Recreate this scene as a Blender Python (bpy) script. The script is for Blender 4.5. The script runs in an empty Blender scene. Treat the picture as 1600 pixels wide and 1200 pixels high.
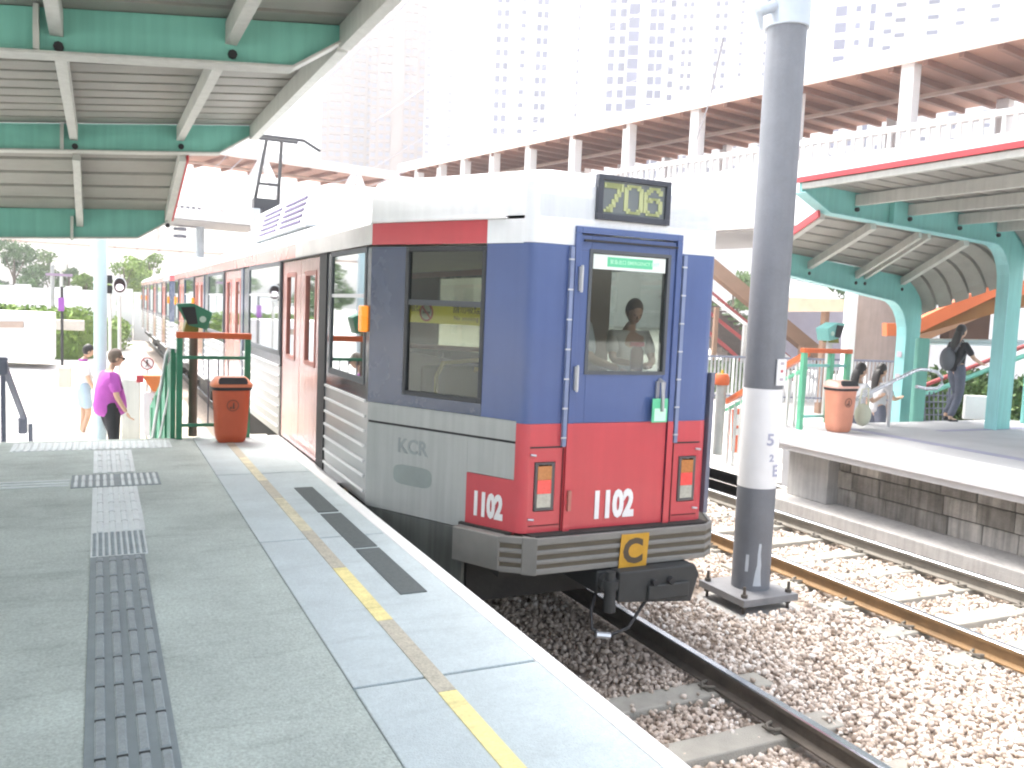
import bpy, bmesh, math, random
import numpy as np
from mathutils import Vector, Matrix
random.seed(7); rng = np.random.default_rng(7)
S = bpy.context.scene; COL = S.collection
R = math.radians
# ------------------------------------------------------------------ camera
PF = 1350.0; CH = 2.45                      # focal length in photo pixels, eye height above the rails
_U = np.array([.0414, 1, 115/PF]); _U /= np.linalg.norm(_U)
_F = np.array([-645, 142, -PF]); _F -= _U*_F.dot(_U); _F /= np.linalg.norm(_F)
_R = np.cross(_F, _U); M3 = np.array([_R, _F, _U]); CAM = np.array([0, 0, CH])
cd = bpy.data.cameras.new('camera'); cam = bpy.data.objects.new('camera', cd); COL.objects.link(cam)
cam.matrix_world = Matrix.Translation(CAM) @ Matrix(M3.tolist()).to_4x4()
cd.sensor_width = 36; cd.lens = 36*PF/1600; cd.clip_start = .05; cd.clip_end = 2000
S.camera = cam
def at(px, py, X=None, Y=None, Z=None, D=None):
    """world point seen at a photo pixel, at a known distance (X, Y, Z plane or depth D)"""
    d = M3 @ np.array([px-800, 600-py, -PF])
    if Z is not None: t = (Z-CH)/d[2]
    elif X is not None: t = X/d[0]
    elif Y is not None: t = Y/d[1]
    else: t = D/PF
    return Vector(CAM + d*t)
# ------------------------------------------------------------------ world, sun, exposure
SUN_EL, SUN_AZ = 62, 338                    # azimuth clockwise from +Y (track direction)
w = bpy.data.worlds.new('World'); S.world = w; w.use_nodes = True
nt = w.node_tree; sky = nt.nodes.new('ShaderNodeTexSky'); sky.sky_type = 'NISHITA'; sky.sun_disc = False
sky.sun_elevation = R(SUN_EL); sky.sun_rotation = R(SUN_AZ); sky.air_density = 1.3; sky.dust_density = 6; sky.ozone_density = 1.2
bg = nt.nodes['Background']; hs_ = nt.nodes.new('ShaderNodeHueSaturation'); hs_.inputs['Saturation'].default_value = .5; nt.links.new(sky.outputs[0], hs_.inputs['Color']); nt.links.new(hs_.outputs[0], bg.inputs[0]); bg.inputs[1].default_value = .15
sd = bpy.data.lights.new('sun', 'SUN'); sun = bpy.data.objects.new('sun', sd); COL.objects.link(sun)
sd.energy = 1.0; sd.angle = R(22); sd.color = (1, .95, .88)
sv = Vector((math.sin(R(SUN_AZ))*math.cos(R(SUN_EL)), math.cos(R(SUN_AZ))*math.cos(R(SUN_EL)), math.sin(R(SUN_EL))))
sun.rotation_euler = sv.to_track_quat('Z', 'Y').to_euler(); sun.location = (0, -10, 30)
S.view_settings.view_transform = 'Standard'; S.view_settings.look = 'None'; S.view_settings.exposure = 2.35; S.view_settings.gamma = 1
S.render.engine = 'CYCLES'
S.cycles.max_bounces = 8; S.cycles.transparent_max_bounces = 12; S.cycles.sample_clamp_indirect = 8; S.cycles.filter_width = 2.1
# ------------------------------------------------------------------ materials
MATS = {}
def mat(name, col, rough=.6, metal=0, var=.12, scale=3, bump=0, bscale=60, spec=.5, emit=None, streak=0, coat=0, grain=0, scuff=0):
    if name in MATS: return MATS[name]
    m = bpy.data.materials.new(name); m.use_nodes = True; n = m.node_tree.nodes; l = m.node_tree.links
    b = n['Principled BSDF']; b.inputs['Roughness'].default_value = rough; b.inputs['Metallic'].default_value = metal
    b.inputs['Specular IOR Level'].default_value = spec; b.inputs['Coat Weight'].default_value = coat; b.inputs['Coat Roughness'].default_value = .12
    tc = n.new('ShaderNodeTexCoord')
    nz = n.new('ShaderNodeTexNoise'); nz.inputs['Scale'].default_value = scale; nz.inputs['Detail'].default_value = 6; nz.inputs['Roughness'].default_value = .65
    l.new(tc.outputs['Object'], nz.inputs['Vector'])
    r = n.new('ShaderNodeMapRange'); r.inputs['From Min'].default_value = .3; r.inputs['From Max'].default_value = .7
    r.inputs['To Min'].default_value = 1-var; r.inputs['To Max'].default_value = 1+var; l.new(nz.outputs[0], r.inputs[0])
    last = r.outputs[0]
    if streak:
        mp = n.new('ShaderNodeMapping'); mp.inputs['Scale'].default_value = (9, 9, .5); l.new(tc.outputs['Object'], mp.inputs[0])
        n2 = n.new('ShaderNodeTexNoise'); n2.inputs['Scale'].default_value = 2; n2.inputs['Detail'].default_value = 4; l.new(mp.outputs[0], n2.inputs['Vector'])
        r2 = n.new('ShaderNodeMapRange'); r2.inputs['From Min'].default_value = .35; r2.inputs['From Max'].default_value = .62
        r2.inputs['To Min'].default_value = 1-streak; r2.inputs['To Max'].default_value = 1; l.new(n2.outputs[0], r2.inputs[0])
        mm = n.new('ShaderNodeMath'); mm.operation = 'MULTIPLY'; l.new(last, mm.inputs[0]); l.new(r2.outputs[0], mm.inputs[1]); last = mm.outputs[0]
    for amt, sc_, stretch, lo_, hi_ in ((grain, 75, (1, 1, 1), .35, .65), (scuff, 3.2, (.35, 1.6, 1), .52, .72)):
        if amt:
            mp = n.new('ShaderNodeMapping'); mp.inputs['Scale'].default_value = stretch; l.new(tc.outputs['Object'], mp.inputs[0])
            n2 = n.new('ShaderNodeTexNoise'); n2.inputs['Scale'].default_value = sc_; n2.inputs['Detail'].default_value = 8; n2.inputs['Roughness'].default_value = .75; l.new(mp.outputs[0], n2.inputs['Vector'])
            r2 = n.new('ShaderNodeMapRange'); r2.inputs['From Min'].default_value = lo_; r2.inputs['From Max'].default_value = hi_
            r2.inputs['To Min'].default_value = 1-amt if sc_ > 50 else 1; r2.inputs['To Max'].default_value = 1+amt if sc_ > 50 else 1-amt; l.new(n2.outputs[0], r2.inputs[0])
            mm = n.new('ShaderNodeMath'); mm.operation = 'MULTIPLY'; l.new(last, mm.inputs[0]); l.new(r2.outputs[0], mm.inputs[1]); last = mm.outputs[0]
    vm = n.new('ShaderNodeVectorMath'); vm.operation = 'SCALE'; vm.inputs[0].default_value = col[:3]; l.new(last, vm.inputs['Scale'])
    l.new(vm.outputs[0], b.inputs['Base Color'])
    rr = n.new('ShaderNodeMapRange'); rr.inputs['To Min'].default_value = max(.03, rough-.08); rr.inputs['To Max'].default_value = min(1, rough+.1)
    l.new(nz.outputs[0], rr.inputs[0]); l.new(rr.outputs[0], b.inputs['Roughness'])
    if bump:
        nb = n.new('ShaderNodeTexNoise'); nb.inputs['Scale'].default_value = bscale; nb.inputs['Detail'].default_value = 4; l.new(tc.outputs['Object'], nb.inputs['Vector'])
        bp = n.new('ShaderNodeBump'); bp.inputs['Strength'].default_value = bump; bp.inputs['Distance'].default_value = .01
        l.new(nb.outputs[0], bp.inputs['Height']); l.new(bp.outputs[0], b.inputs['Normal'])
    if emit:
        b.inputs['Emission Color'].default_value = (*emit[0], 1); b.inputs['Emission Strength'].default_value = emit[1]
    MATS[name] = m; return m
def glass(name, tint=(.35, .4, .38), k=.2, rough=.03):
    if name in MATS: return MATS[name]
    m = bpy.data.materials.new(name); m.use_nodes = True; n = m.node_tree.nodes; l = m.node_tree.links
    for q in list(n): n.remove(q)
    o = n.new('ShaderNodeOutputMaterial'); mx = n.new('ShaderNodeMixShader'); t = n.new('ShaderNodeBsdfTransparent'); g = n.new('ShaderNodeBsdfGlossy')
    t.inputs[0].default_value = (*tint, 1); g.inputs[0].default_value = (.9, .95, .95, 1); g.inputs['Roughness'].default_value = rough
    lw = n.new('ShaderNodeLayerWeight'); lw.inputs['Blend'].default_value = .5
    mr = n.new('ShaderNodeMapRange'); mr.inputs['To Min'].default_value = k*.35; mr.inputs['To Max'].default_value = min(1, k*3.2)
    l.new(lw.outputs['Facing'], mr.inputs[0]); l.new(mr.outputs[0], mx.inputs[0]); l.new(t.outputs[0], mx.inputs[1]); l.new(g.outputs[0], mx.inputs[2]); l.new(mx.outputs[0], o.inputs[0])
    MATS[name] = m; return m
def attr_mat(name, ramp, rough=.8, aname='rnd', nscale=0):
    m = bpy.data.materials.new(name); m.use_nodes = True; n = m.node_tree.nodes; l = m.node_tree.links; b = n['Principled BSDF']
    a = n.new('ShaderNodeAttribute'); a.attribute_name = aname; cr = n.new('ShaderNodeValToRGB'); e = cr.color_ramp.elements
    while len(e) > 1: e.remove(e[0])
    e[0].position = ramp[0][0]; e[0].color = (*ramp[0][1], 1)
    for p, c in ramp[1:]: q = e.new(p); q.color = (*c, 1)
    l.new(a.outputs['Fac'], cr.inputs[0]); l.new(cr.outputs[0], b.inputs['Base Color']); b.inputs['Roughness'].default_value = rough
    MATS[name] = m; return m
# ------------------------------------------------------------------ mesh helpers
class MB:
    def __init__(s): s.v = []; s.f = []; s.mi = []
    def add(s, vs, fs, mi=0):
        o = len(s.v); s.v += [tuple(v) for v in vs]; s.f += [tuple(i+o for i in f) for f in fs]; s.mi += [mi]*len(fs); return s
    def box(s, x0, x1, y0, y1, z0, z1, mi=0):
        return s.add([(x, y, z) for z in (z0, z1) for y in (y0, y1) for x in (x0, x1)],
                     [(0, 2, 3, 1), (4, 5, 7, 6), (0, 1, 5, 4), (2, 6, 7, 3), (0, 4, 6, 2), (1, 3, 7, 5)], mi)
    def bar(s, p, q, w_, h, up=(0, 0, 1), mi=0):
        p, q, up = Vector(p), Vector(q), Vector(up); d = (q-p).normalized(); sd_ = d.cross(up)
        if sd_.length < 1e-4: sd_ = d.cross(Vector((1, 0, 0)))
        sd_.normalize(); u = sd_.cross(d); a, b = sd_*w_/2, u*h/2
        return s.add([p-a-b, p+a-b, p+a+b, p-a+b, q-a-b, q+a-b, q+a+b, q-a+b],
                     [(0, 3, 2, 1), (4, 5, 6, 7), (0, 1, 5, 4), (1, 2, 6, 5), (2, 3, 7, 6), (3, 0, 4, 7)], mi)
    def tube(s, pts, r, n=10, mi=0, cap=True):
        pts = [Vector(p) for p in pts]; rs = r if isinstance(r, (list, tuple)) else [r]*len(pts); o = len(s.v)
        for i, p in enumerate(pts):
            d = (pts[min(i+1, len(pts)-1)]-pts[max(i-1, 0)]).normalized(); a = d.cross(Vector((0, 0, 1)))
            if a.length < .05: a = d.cross(Vector((1, 0, 0)))
            a.normalize(); b = a.cross(d)
            for k in range(n): t = 2*math.pi*k/n; s.v.append(tuple(p+(a*math.cos(t)+b*math.sin(t))*rs[i]))
        for i in range(len(pts)-1):
            for k in range(n):
                k2 = (k+1) % n; s.f.append((o+i*n+k, o+i*n+k2, o+(i+1)*n+k2, o+(i+1)*n+k)); s.mi.append(mi)
        if cap:
            s.f.append(tuple(o+k for k in range(n))[::-1]); s.f.append(tuple(o+(len(pts)-1)*n+k for k in range(n))); s.mi += [mi, mi]
        return s
    def cyl(s, x, y, z0, z1, r, n=24, r1=None, mi=0): return s.tube([(x, y, z0), (x, y, z1)], [r, r if r1 is None else r1], n, mi)
    def prism(s, poly, d, mi=0):
        """extrude the 3-D polygon by the vector d"""
        n = len(poly); d = Vector(d); a = [Vector(p) for p in poly]; b = [p+d for p in a]
        return s.add(a+b, [tuple(range(n))[::-1], tuple(range(n, 2*n))]+[(i, (i+1) % n, n+(i+1) % n, n+i) for i in range(n)], mi)
    def lathe(s, c, prof, n=24, mi=0, sx=1, sy=1):
        o = len(s.v); c = Vector(c)
        for r, z in prof:
            for k in range(n): t = 2*math.pi*k/n; s.v.append((c.x+r*math.cos(t)*sx, c.y+r*math.sin(t)*sy, c.z+z))
        for i in range(len(prof)-1):
            for k in range(n):
                k2 = (k+1) % n; s.f.append((o+i*n+k, o+i*n+k2, o+(i+1)*n+k2, o+(i+1)*n+k)); s.mi.append(mi)
        return s
    def ell(s, c, r, n=12, m=8, mi=0):
        c = Vector(c); o = len(s.v)
        for i in range(m+1):
            a = math.pi*i/m
            for k in range(n): t = 2*math.pi*k/n; s.v.append((c.x+r[0]*math.sin(a)*math.cos(t), c.y+r[1]*math.sin(a)*math.sin(t), c.z+r[2]*math.cos(a)))
        for i in range(m):
            for k in range(n):
                k2 = (k+1) % n; s.f.append((o+i*n+k, o+(i+1)*n+k, o+(i+1)*n+k2, o+i*n+k2)); s.mi.append(mi)
        return s
ORG = {}
def thing(name, label, cat, loc=(0, 0, 0), group=None):
    o = bpy.data.objects.new(name, None); COL.objects.link(o); o.location = loc; ORG[o.name] = Vector(loc)
    o.empty_display_size = .1; o['label'] = label; o['category'] = cat
    if group: o['group'] = group
    return o
def finish(me, mats, smooth):
    bm = bmesh.new(); bm.from_mesh(me); bmesh.ops.recalc_face_normals(bm, faces=bm.faces); bm.to_mesh(me); bm.free()
    for m in (mats if isinstance(mats, (list, tuple)) else [mats]): me.materials.append(m)
    if smooth: me.shade_auto = None if False else None
    return me
def obj(name, mb, mats, parent=None, org=None, smooth=False, bevel=0, label=None, cat=None, group=None, kind=None):
    top = parent
    if org is None: org = ORG[parent.name] if parent is not None else Vector((0, 0, 0))
    org = Vector(org); me = bpy.data.meshes.new(name); vs = [(v[0]-org.x, v[1]-org.y, v[2]-org.z) for v in mb.v]
    me.from_pydata(vs, [], mb.f); me.update()
    for p, k in zip(me.polygons, mb.mi): p.material_index = k
    bm = bmesh.new(); bm.from_mesh(me); bmesh.ops.recalc_face_normals(bm, faces=bm.faces); bm.to_mesh(me); bm.free()
    for m in (mats if isinstance(mats, (list, tuple)) else [mats]): me.materials.append(m)
    if smooth:
        for p in me.polygons: p.use_smooth = True
        try: me.set_sharp_from_angle(angle=R(40))
        except Exception: pass
    o = bpy.data.objects.new(name, me); COL.objects.link(o); ORG[o.name] = org
    if parent is not None: o.parent = parent
    else: o.location = org
    if bevel:
        b = o.modifiers.new('bevel', 'BEVEL'); b.width = bevel; b.segments = 2; b.limit_method = 'ANGLE'; b.angle_limit = R(40)
    if label: o['label'] = label
    if cat: o['category'] = cat
    if group: o['group'] = group
    if kind: o['kind'] = kind
    return o
def struct(name, mb, mats, **k): return obj(name, mb, mats, kind='structure', **k)
def text(name, s, mat_, parent, o, right, up, size, ext=.002, bold=0, align='LEFT', sx=1, org=None):
    cu = bpy.data.curves.new('t', 'FONT'); cu.body = s; cu.size = size; cu.extrude = ext; cu.offset = bold; cu.align_x = align; cu.resolution_u = 3
    t = bpy.data.objects.new('t', cu); COL.objects.link(t); bpy.context.view_layer.update()
    me = bpy.data.meshes.new_from_object(t.evaluated_get(bpy.context.evaluated_depsgraph_get())); bpy.data.objects.remove(t)
    r_, u_ = Vector(right).normalized(), Vector(up).normalized(); n_ = r_.cross(u_)
    org_ = ORG[parent.name] if parent is not None else Vector((0, 0, 0))
    me.transform(Matrix.Translation(Vector(o)-org_) @ Matrix((r_*sx, u_, n_)).transposed().to_4x4())
    me.materials.clear(); me.materials.append(mat_)
    ob = bpy.data.objects.new(name, me); COL.objects.link(ob); ob.parent = parent; ORG[ob.name] = org_
    return ob
def copy_tree(o, par=None, d=None):
    c = o.copy(); COL.objects.link(c); ORG[c.name] = ORG.get(o.name, Vector((0, 0, 0)))
    if par is not None: c.parent = par
    if d is not None: c.location = Vector(o.location)+Vector(d)
    for ch in [q for q in o.children]: copy_tree(ch, c)
    return c
X_, Y_, Z_ = Vector((1, 0, 0)), Vector((0, 1, 0)), Vector((0, 0, 1))
# palette
concrete = mat('platform_concrete', (.46, .52, .485), .85, var=.2, scale=1.1, bump=.8, bscale=110, grain=.22, scuff=.3)
slabm = mat('edge_slab_concrete', (.50, .57, .585), .8, var=.1, scale=2.2, bump=.5, bscale=130, grain=.10, scuff=.14)
whitep = mat('white_paint', (.80, .80, .80), .6, var=.05)
offwhite = mat('off_white', (.62, .62, .60), .6, var=.06, streak=.1)
teal = mat('teal_paint', (.19, .49, .40), .5, var=.08, scale=1.5, streak=.12)
tealr = mat('light_teal_paint', (.20, .52, .48), .45, var=.06, scale=1.5, streak=.1)
purl = mat('pale_grey_paint', (.50, .51, .47), .55, var=.08, streak=.1)
corr = mat('corrugated_sheet', (.28, .275, .245), .6, var=.12, scale=2)
green = mat('green_paint', (.035, .22, .12), .4, var=.1)
green2 = mat('bright_green_paint', (.12, .42, .26), .4, var=.08)
orange = mat('orange_paint', (.58, .125, .035), .45, var=.08)
binm = mat('bin_plastic', (.50, .10, .04), .5, var=.08, scale=6)
steel = mat('brushed_steel', (.55, .56, .58), .35, metal=.8, var=.1)
greysteel = mat('grey_steel_paint', (.16, .17, .22), .45, var=.1)
black = mat('black_rubber', (.02, .02, .022), .6)
darkm = mat('dark_underframe', (.035, .033, .03), .8, var=.3, scale=5, bump=.3, bscale=30)
redp = mat('tram_red', (.56, .065, .08), .32, var=.07, scale=1.3, coat=.3, streak=.05, bump=.08, bscale=9)
bluep = mat('tram_blue', (.068, .112, .275), .32, var=.08, scale=1.3, coat=.3, streak=.04, bump=.08, bscale=9)
silver = mat('tram_silver_paint', (.42, .44, .43), .4, var=.06, scale=2, streak=.13, coat=.2)
whitet = mat('tram_white', (.80, .83, .85), .35, var=.03, streak=.06, coat=.3)
# ------------------------------------------------------------------ ground, platforms, track bed
struct('ground', MB().box(-255, 255, -65, 415, -.6, -.32), mat('ground_earth', (.42, .40, .36), .9, var=.15, scale=.4, bump=.4, bscale=8))
pave = mat('pale_paving', (.56, .545, .52), .85, var=.08, scale=.6, bump=.3, bscale=60)
struct('pavement', MB().box(-60, 1.62, 11.0, 90, -.3, 0).box(-60, -3.9, -30, 11.0, -.3, 0), pave)
struct('forecourt', MB().box(9.25, 60, 9.9, 90, -.3, 0.01).box(8.5, 9.25, 9.6, 12, -.3, 0), pave)
struct('track_bed', MB().box(1.55, 9.2, -20, 120, -.5, -.225), mat('ballast_base', (.46, .39, .33), .95, var=.35, scale=14, bump=1, bscale=25))
PY = 9.75; PZ = .95
pb = MB().box(-3.9, .895, -8, PY, .2, PZ); pb.box(-3.9, 1.62, -8, PY, -.5, .2)
struct('platform', pb, concrete)
eb = MB(); y = 3.19-2.2*5
while y < PY-.05:                                              # pale edge slabs with open joints
    y1 = min(y+2.19, PY)
    eb.box(.90, 1.698, y+.008, y1, .2, PZ+.004); y = y+2.2
struct('platform_edge_slabs', eb, slabm, bevel=.006)
struct('platform_edge_line', MB().box(1.70, 1.79, -8, PY, .72, PZ+.006), whitep, bevel=.012)
# yellow line: worn tiles
yl = MB(); ys = [(2.40-1.3, 3.03), (3.85, 4.72), (5.58, 6.58), (7.26, 8.39)]
for i, (a, b) in enumerate([(-3, 1.5), (1.55, 3.03), (3.035, 3.845), (3.85, 4.72), (4.725, 5.575), (5.58, 6.58), (6.585, 7.255), (7.26, 8.39), (8.395, PY)]):
    yl.box(1.192, 1.268, a, b, PZ, PZ+.008, 0 if i in (1, 3) else (1 if i in (5, 7) else 2))
struct('yellow_line', yl, [mat('yellow_tile', (.80, .70, .32), .7, var=.1, scale=20, grain=.12, scuff=.35), mat('worn_yellow_tile', (.62, .58, .42), .8, var=.18, scale=14, grain=.2, scuff=.3), mat('tan_tile', (.46, .43, .35), .8, var=.15, scale=14, grain=.25)])
grip = mat('dark_grip_mat', (.12, .14, .14), .85, var=.15, scale=40, bump=.8, bscale=220)
for i, (a, b) in enumerate([(6.05, 6.91), (5.09, 5.99), (4.18, 5.05)]):
    obj('grip_mat', MB().box(1.415, 1.56, a, b, PZ+.004, PZ+.010), grip, org=(1.49, a, PZ+.004),
        label='dark grey grip strip near the platform edge, %s' % ['farthest from the camera', 'middle of the row of three', 'nearest to the camera'][i], cat='grip strip', group='dark grip strips by the platform edge')
# tactile path: base sheet, raised bars, studs
tb = MB(); tbase = [mat('tactile_base_dark', (.21, .25, .26), .7, var=.12, scale=8), mat('tactile_base_light', (.60, .65, .65), .6, var=.1, scale=8)]
tb.box(-.045, .24, -3, 5.34, PZ, PZ+.004, 0); tb.box(-.045, .26, 5.345, 5.89, PZ, PZ+.004, 1); tb.box(-.045, .27, 5.895, 7.30, PZ, PZ+.004, 1); tb.box(-.045, .28, 7.90, 9.05, PZ, PZ+.004, 1)
tb.box(-.20, .45, 7.33, 7.85, PZ, PZ+.004, 0); tb.box(-.75, .66, 9.12, 9.62, PZ, PZ+.004, 1)
def bars(x0, x1, y0, y1, n, step, mi, along='y'):
    for k in range(n):
        xc = x0+(x1-x0)*(k+.5)/n; wd = (x1-x0)/n*.52; yy = y0
        while yy < y1-.05:
            ye = min(yy+step, y1)-.022
            tb.add([(xc-wd/2, yy, PZ+.004), (xc+wd/2, yy, PZ+.004), (xc+wd/2, ye, PZ+.004), (xc-wd/2, ye, PZ+.004), (xc-wd/2+.006, yy+.006, PZ+.011), (xc+wd/2-.006, yy+.006, PZ+.011), (xc+wd/2-.006, ye-.006, PZ+.011), (xc-wd/2+.006, ye-.006, PZ+.011)],
                   [(4, 5, 6, 7), (0, 1, 5, 4), (1, 2, 6, 5), (2, 3, 7, 6), (3, 0, 4, 7)], mi); 
            tb.box(xc-wd/2, xc+wd/2, ye+.001, ye+.02, PZ+.0042, PZ+.0055, 2); yy += step
bars(-.03, .235, -3.02, 5.34, 4, .285, 3); bars(-.03, .26, 5.895, 7.3, 4, .285, 1); bars(-.03, .265, 7.9, 9.05, 4, .285, 1)
bars(-.74, .65, 9.14, 9.6, 24, .46, 1); bars(-.19, .12, 7.35, 7.83, 6, .24, 1); bars(.15, .44, 7.35, 7.83, 6, .24, 1)
for i in range(9):
    for j in range(14):
        tb.lathe((-.025+.033*i, 5.37+.038*j, PZ+.004), [(.012, 0), (.011, .004), (.006, .007), (0, .0075)], 8, 3)
for k in range(3): tb.box(-2.9, -.21, 7.42+.1*k, 7.46+.1*k, PZ, PZ+.007, 1)
struct('tactile_path', tb, tbase+[mat('tactile_gap', (.03, .035, .035), .9), mat('tactile_bar_dark', (.26, .30, .31), .6, var=.15, scale=8, grain=.15, scuff=.2)])
# far platform
FE = 8.43
fp = MB().box(9.305, 30, -12, 9.85, -.5, .86)
struct('opposite_platform', fp, mat('opposite_floor', (.40, .40, .41), .75, var=.12, scale=1.2, bump=.3, bscale=120))
wb = mat('dark_platform_marking', (.27, .27, .36), .7, var=.1)
mk = MB(); mk.box(FE+1.55, FE+1.75, -12, 9.4, .905, .909).box(FE+3.0, 25, 8.8, 8.95, .905, .909).box(FE+.55, FE+.66, -12, 5.6, .905, .909)
struct('platform_markings', mk, wb)
struct('opposite_floor_slab', MB().box(FE+.9, 30, -12, 9.85, .861, .905), MATS['opposite_floor'])
struct('opposite_edge', MB().box(FE, FE+.895, -12, 9.45, .78, .91).box(FE+.06, FE+.6, -12, 9.42, .70, .78), mat('pale_coping', (.58, .58, .60), .7, var=.08, scale=2), bevel=.012)
# block wall with real joints
bw = MB(); rngb = random.Random(3)
for r_ in range(3):
    z0 = .0+r_*.235; yy = -12+(r_ % 2)*.24
    while yy < 9.2:
        ln = .46+rngb.uniform(-.03, .03); bw.box(9.10+rngb.uniform(-.012, .012), 9.3, yy, min(yy+ln-.012, 9.3), z0, z0+.222, rngb.choice([0, 0, 1])); yy += ln
bw.box(9.125, 9.31, -12, 9.3, -.1, .7, 2)
struct('block_wall', bw, [mat('block_stone', (.30, .275, .245), .9, var=.55, scale=1.7, bump=.8, bscale=40, streak=.35), mat('block_stone_light', (.46, .43, .39), .9, var=.5, scale=1.7, bump=.8, bscale=40, streak=.35), mat('mortar', (.10, .09, .08), .95)], bevel=.008)
struct('wall_footing', MB().box(8.5, 9.13, -12, 14, -.4, .0).box(8.9, 9.3, 8.55, 9.3, .001, .66), mat('footing_concrete', (.40, .39, .375), .9, var=.18, scale=2.5, bump=.5, bscale=60, streak=.15), bevel=.01)
# ------------------------------------------------------------------ rails, sleepers, ballast
railtop = mat('polished_rail_head', (.55, .60, .66), .22, metal=.9, var=.1, scale=4)
railside = mat('rail_web_dark', (.10, .085, .07), .7, var=.3, scale=6, bump=.3, bscale=40)
railrust = mat('rail_web_rust', (.24, .145, .065), .7, var=.25, scale=5, bump=.3, bscale=40)
railsil = mat('rail_web_grey', (.17, .155, .13), .6, var=.2, scale=5, bump=.3, bscale=40)
def rail(x, web, label, foot=True):
    p = [(-.065, -.15), (.065, -.15), (.065, -.137), (.012, -.118), (.009, -.045), (.034, -.035), (.034, -.008), (.026, 0), (-.026, 0), (-.034, -.008), (-.034, -.035), (-.009, -.045), (-.012, -.118), (-.065, -.137)]
    o = obj('rail', MB().prism([(x+a, -20, z) for a, z in p], (0, 140, 0)), web, org=(x, 0, 0), label=label, cat='rail')
    o.data.materials.append(railtop)
    for f in o.data.polygons:
        if f.center.z > -.012: f.material_index = 1
    return o
rails = [rail(2.46, railside, 'rail hidden close under the left platform edge'), rail(3.965, railside, 'shiny topped running rail leading under the tram'),
         rail(6.42, railrust, 'rusty brown rail just beyond the grey pole base'), rail(7.975, railsil, 'polished rail nearest the block wall of the opposite platform')]
conc_sl = mat('sleeper_concrete', (.33, .315, .275), .85, var=.18, scale=4, bump=.5, bscale=90)
slab = MB(); prof = [(-.15, -.36), (.15, -.36), (.11, -.155), (-.11, -.155)]
slab.prism([(-1.2, a, z) for a, z in prof], (2.4, 0, 0))
ORD = 'first second third fourth fifth sixth seventh eighth ninth tenth eleventh twelfth thirteenth fourteenth fifteenth sixteenth seventeenth eighteenth nineteenth twentieth twenty-first'.split()
first = None
for t, xc in ((0, 3.21), (1, 7.2)):
    n_ = 0; yy = 1.4 if t == 0 else 3.1
    while yy < (5.3 if t == 0 else 16):
        n_ += 1
        if first is None:
            first = obj('sleeper', slab, conc_sl, org=(0, 0, 0), bevel=.012, cat='sleeper', group='concrete sleepers under the rails'); o = first
        else: o = first.copy(); COL.objects.link(o)
        o.location = (xc, yy, 0); o['label'] = ('%s concrete sleeper under the near rails, counted away from the camera' if t == 0 else '%s concrete sleeper of the far track beyond the pole, counted away from the camera') % ORD[n_-1]
        for rx in ((3.965,) if t == 0 else (6.42, 7.975)):
            if yy < 9:
                par = rails[1] if t == 0 else rails[2 if rx < 7 else 3]
                for s_ in (-1, 1):
                    c = MB(); xx = rx+s_*.085; c.tube([(xx-.03*s_, yy-.05, -.13), (xx+.02*s_, yy-.045, -.125), (xx+.045*s_, yy-.01, -.13), (xx+.02*s_, yy+.03, -.125), (xx-.03*s_, yy+.04, -.12)], .011, 6); c.box(xx-.03, xx+.05, yy-.06, yy+.06, -.155, -.143)
                    obj('rail_clip', c, railsil, par, smooth=True)
        yy += .66
# ballast stones
def stones(n, xr, yr, zf, smin, smax, seed):
    g = np.random.default_rng(seed); phi = (1+5**.5)/2
    iv = np.array([(-1, phi, 0), (1, phi, 0), (-1, -phi, 0), (1, -phi, 0), (0, -1, phi), (0, 1, phi), (0, -1, -phi), (0, 1, -phi), (phi, 0, -1), (phi, 0, 1), (-phi, 0, -1), (-phi, 0, 1)])/1.902
    fc = np.array([(0, 11, 5), (0, 5, 1), (0, 1, 7), (0, 7, 10), (0, 10, 11), (1, 5, 9), (5, 11, 4), (11, 10, 2), (10, 7, 6), (7, 1, 8), (3, 9, 4), (3, 4, 2), (3, 2, 6), (3, 6, 8), (3, 8, 9), (4, 9, 5), (2, 4, 11), (6, 2, 10), (8, 6, 7), (9, 8, 1)])
    p = np.stack([g.uniform(*xr, n), g.uniform(*yr, n)], 1); z = zf(p[:, 0], p[:, 1]); ok = z > -5; p, z = p[ok], z[ok]; n = len(z)
    s = g.uniform(smin, smax, (n, 1, 1))*g.uniform(.65, 1.25, (n, 1, 3)); v = iv[None]*s*g.uniform(.72, 1.2, (n, 12, 1))
    a = g.uniform(0, 6.28, n); b = g.uniform(-1, 1, n); ca, sa, cb, sb = np.cos(a), np.sin(a), np.cos(b), np.sin(b)
    x1 = v[..., 0]; y1 = v[..., 1]*cb[:, None]-v[..., 2]*sb[:, None]; z1 = v[..., 1]*sb[:, None]+v[..., 2]*cb[:, None]
    v = np.stack([x1*ca[:, None]-y1*sa[:, None]+p[:, 0:1], x1*sa[:, None]+y1*ca[:, None]+p[:, 1:2], z1+z[:, None]], -1)
    return v.reshape(-1, 3), (fc[None]+12*np.arange(n)[:, None, None]).reshape(-1, 3), g.uniform(0, 1, n)
def big_mesh(name, v, f, val, material, per, **k):
    me = bpy.data.meshes.new(name); me.vertices.add(len(v)); me.vertices.foreach_set('co', v.astype(np.float32).ravel())
    c = f.shape[1]; me.loops.add(f.size); me.loops.foreach_set('vertex_index', f.astype(np.int32).ravel())
    me.polygons.add(len(f)); me.polygons.foreach_set('loop_start', np.arange(0, f.size, c, dtype=np.int32)); me.update(calc_edges=True); me.validate()
    at_ = me.attributes.new('rnd', 'FLOAT', 'FACE'); at_.data.foreach_set('value', np.repeat(val, per).astype(np.float32)); me.materials.append(material)
    o = bpy.data.objects.new(name, me); COL.objects.link(o)
    for a, b in k.items(): o[a] = b
    return o
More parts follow.
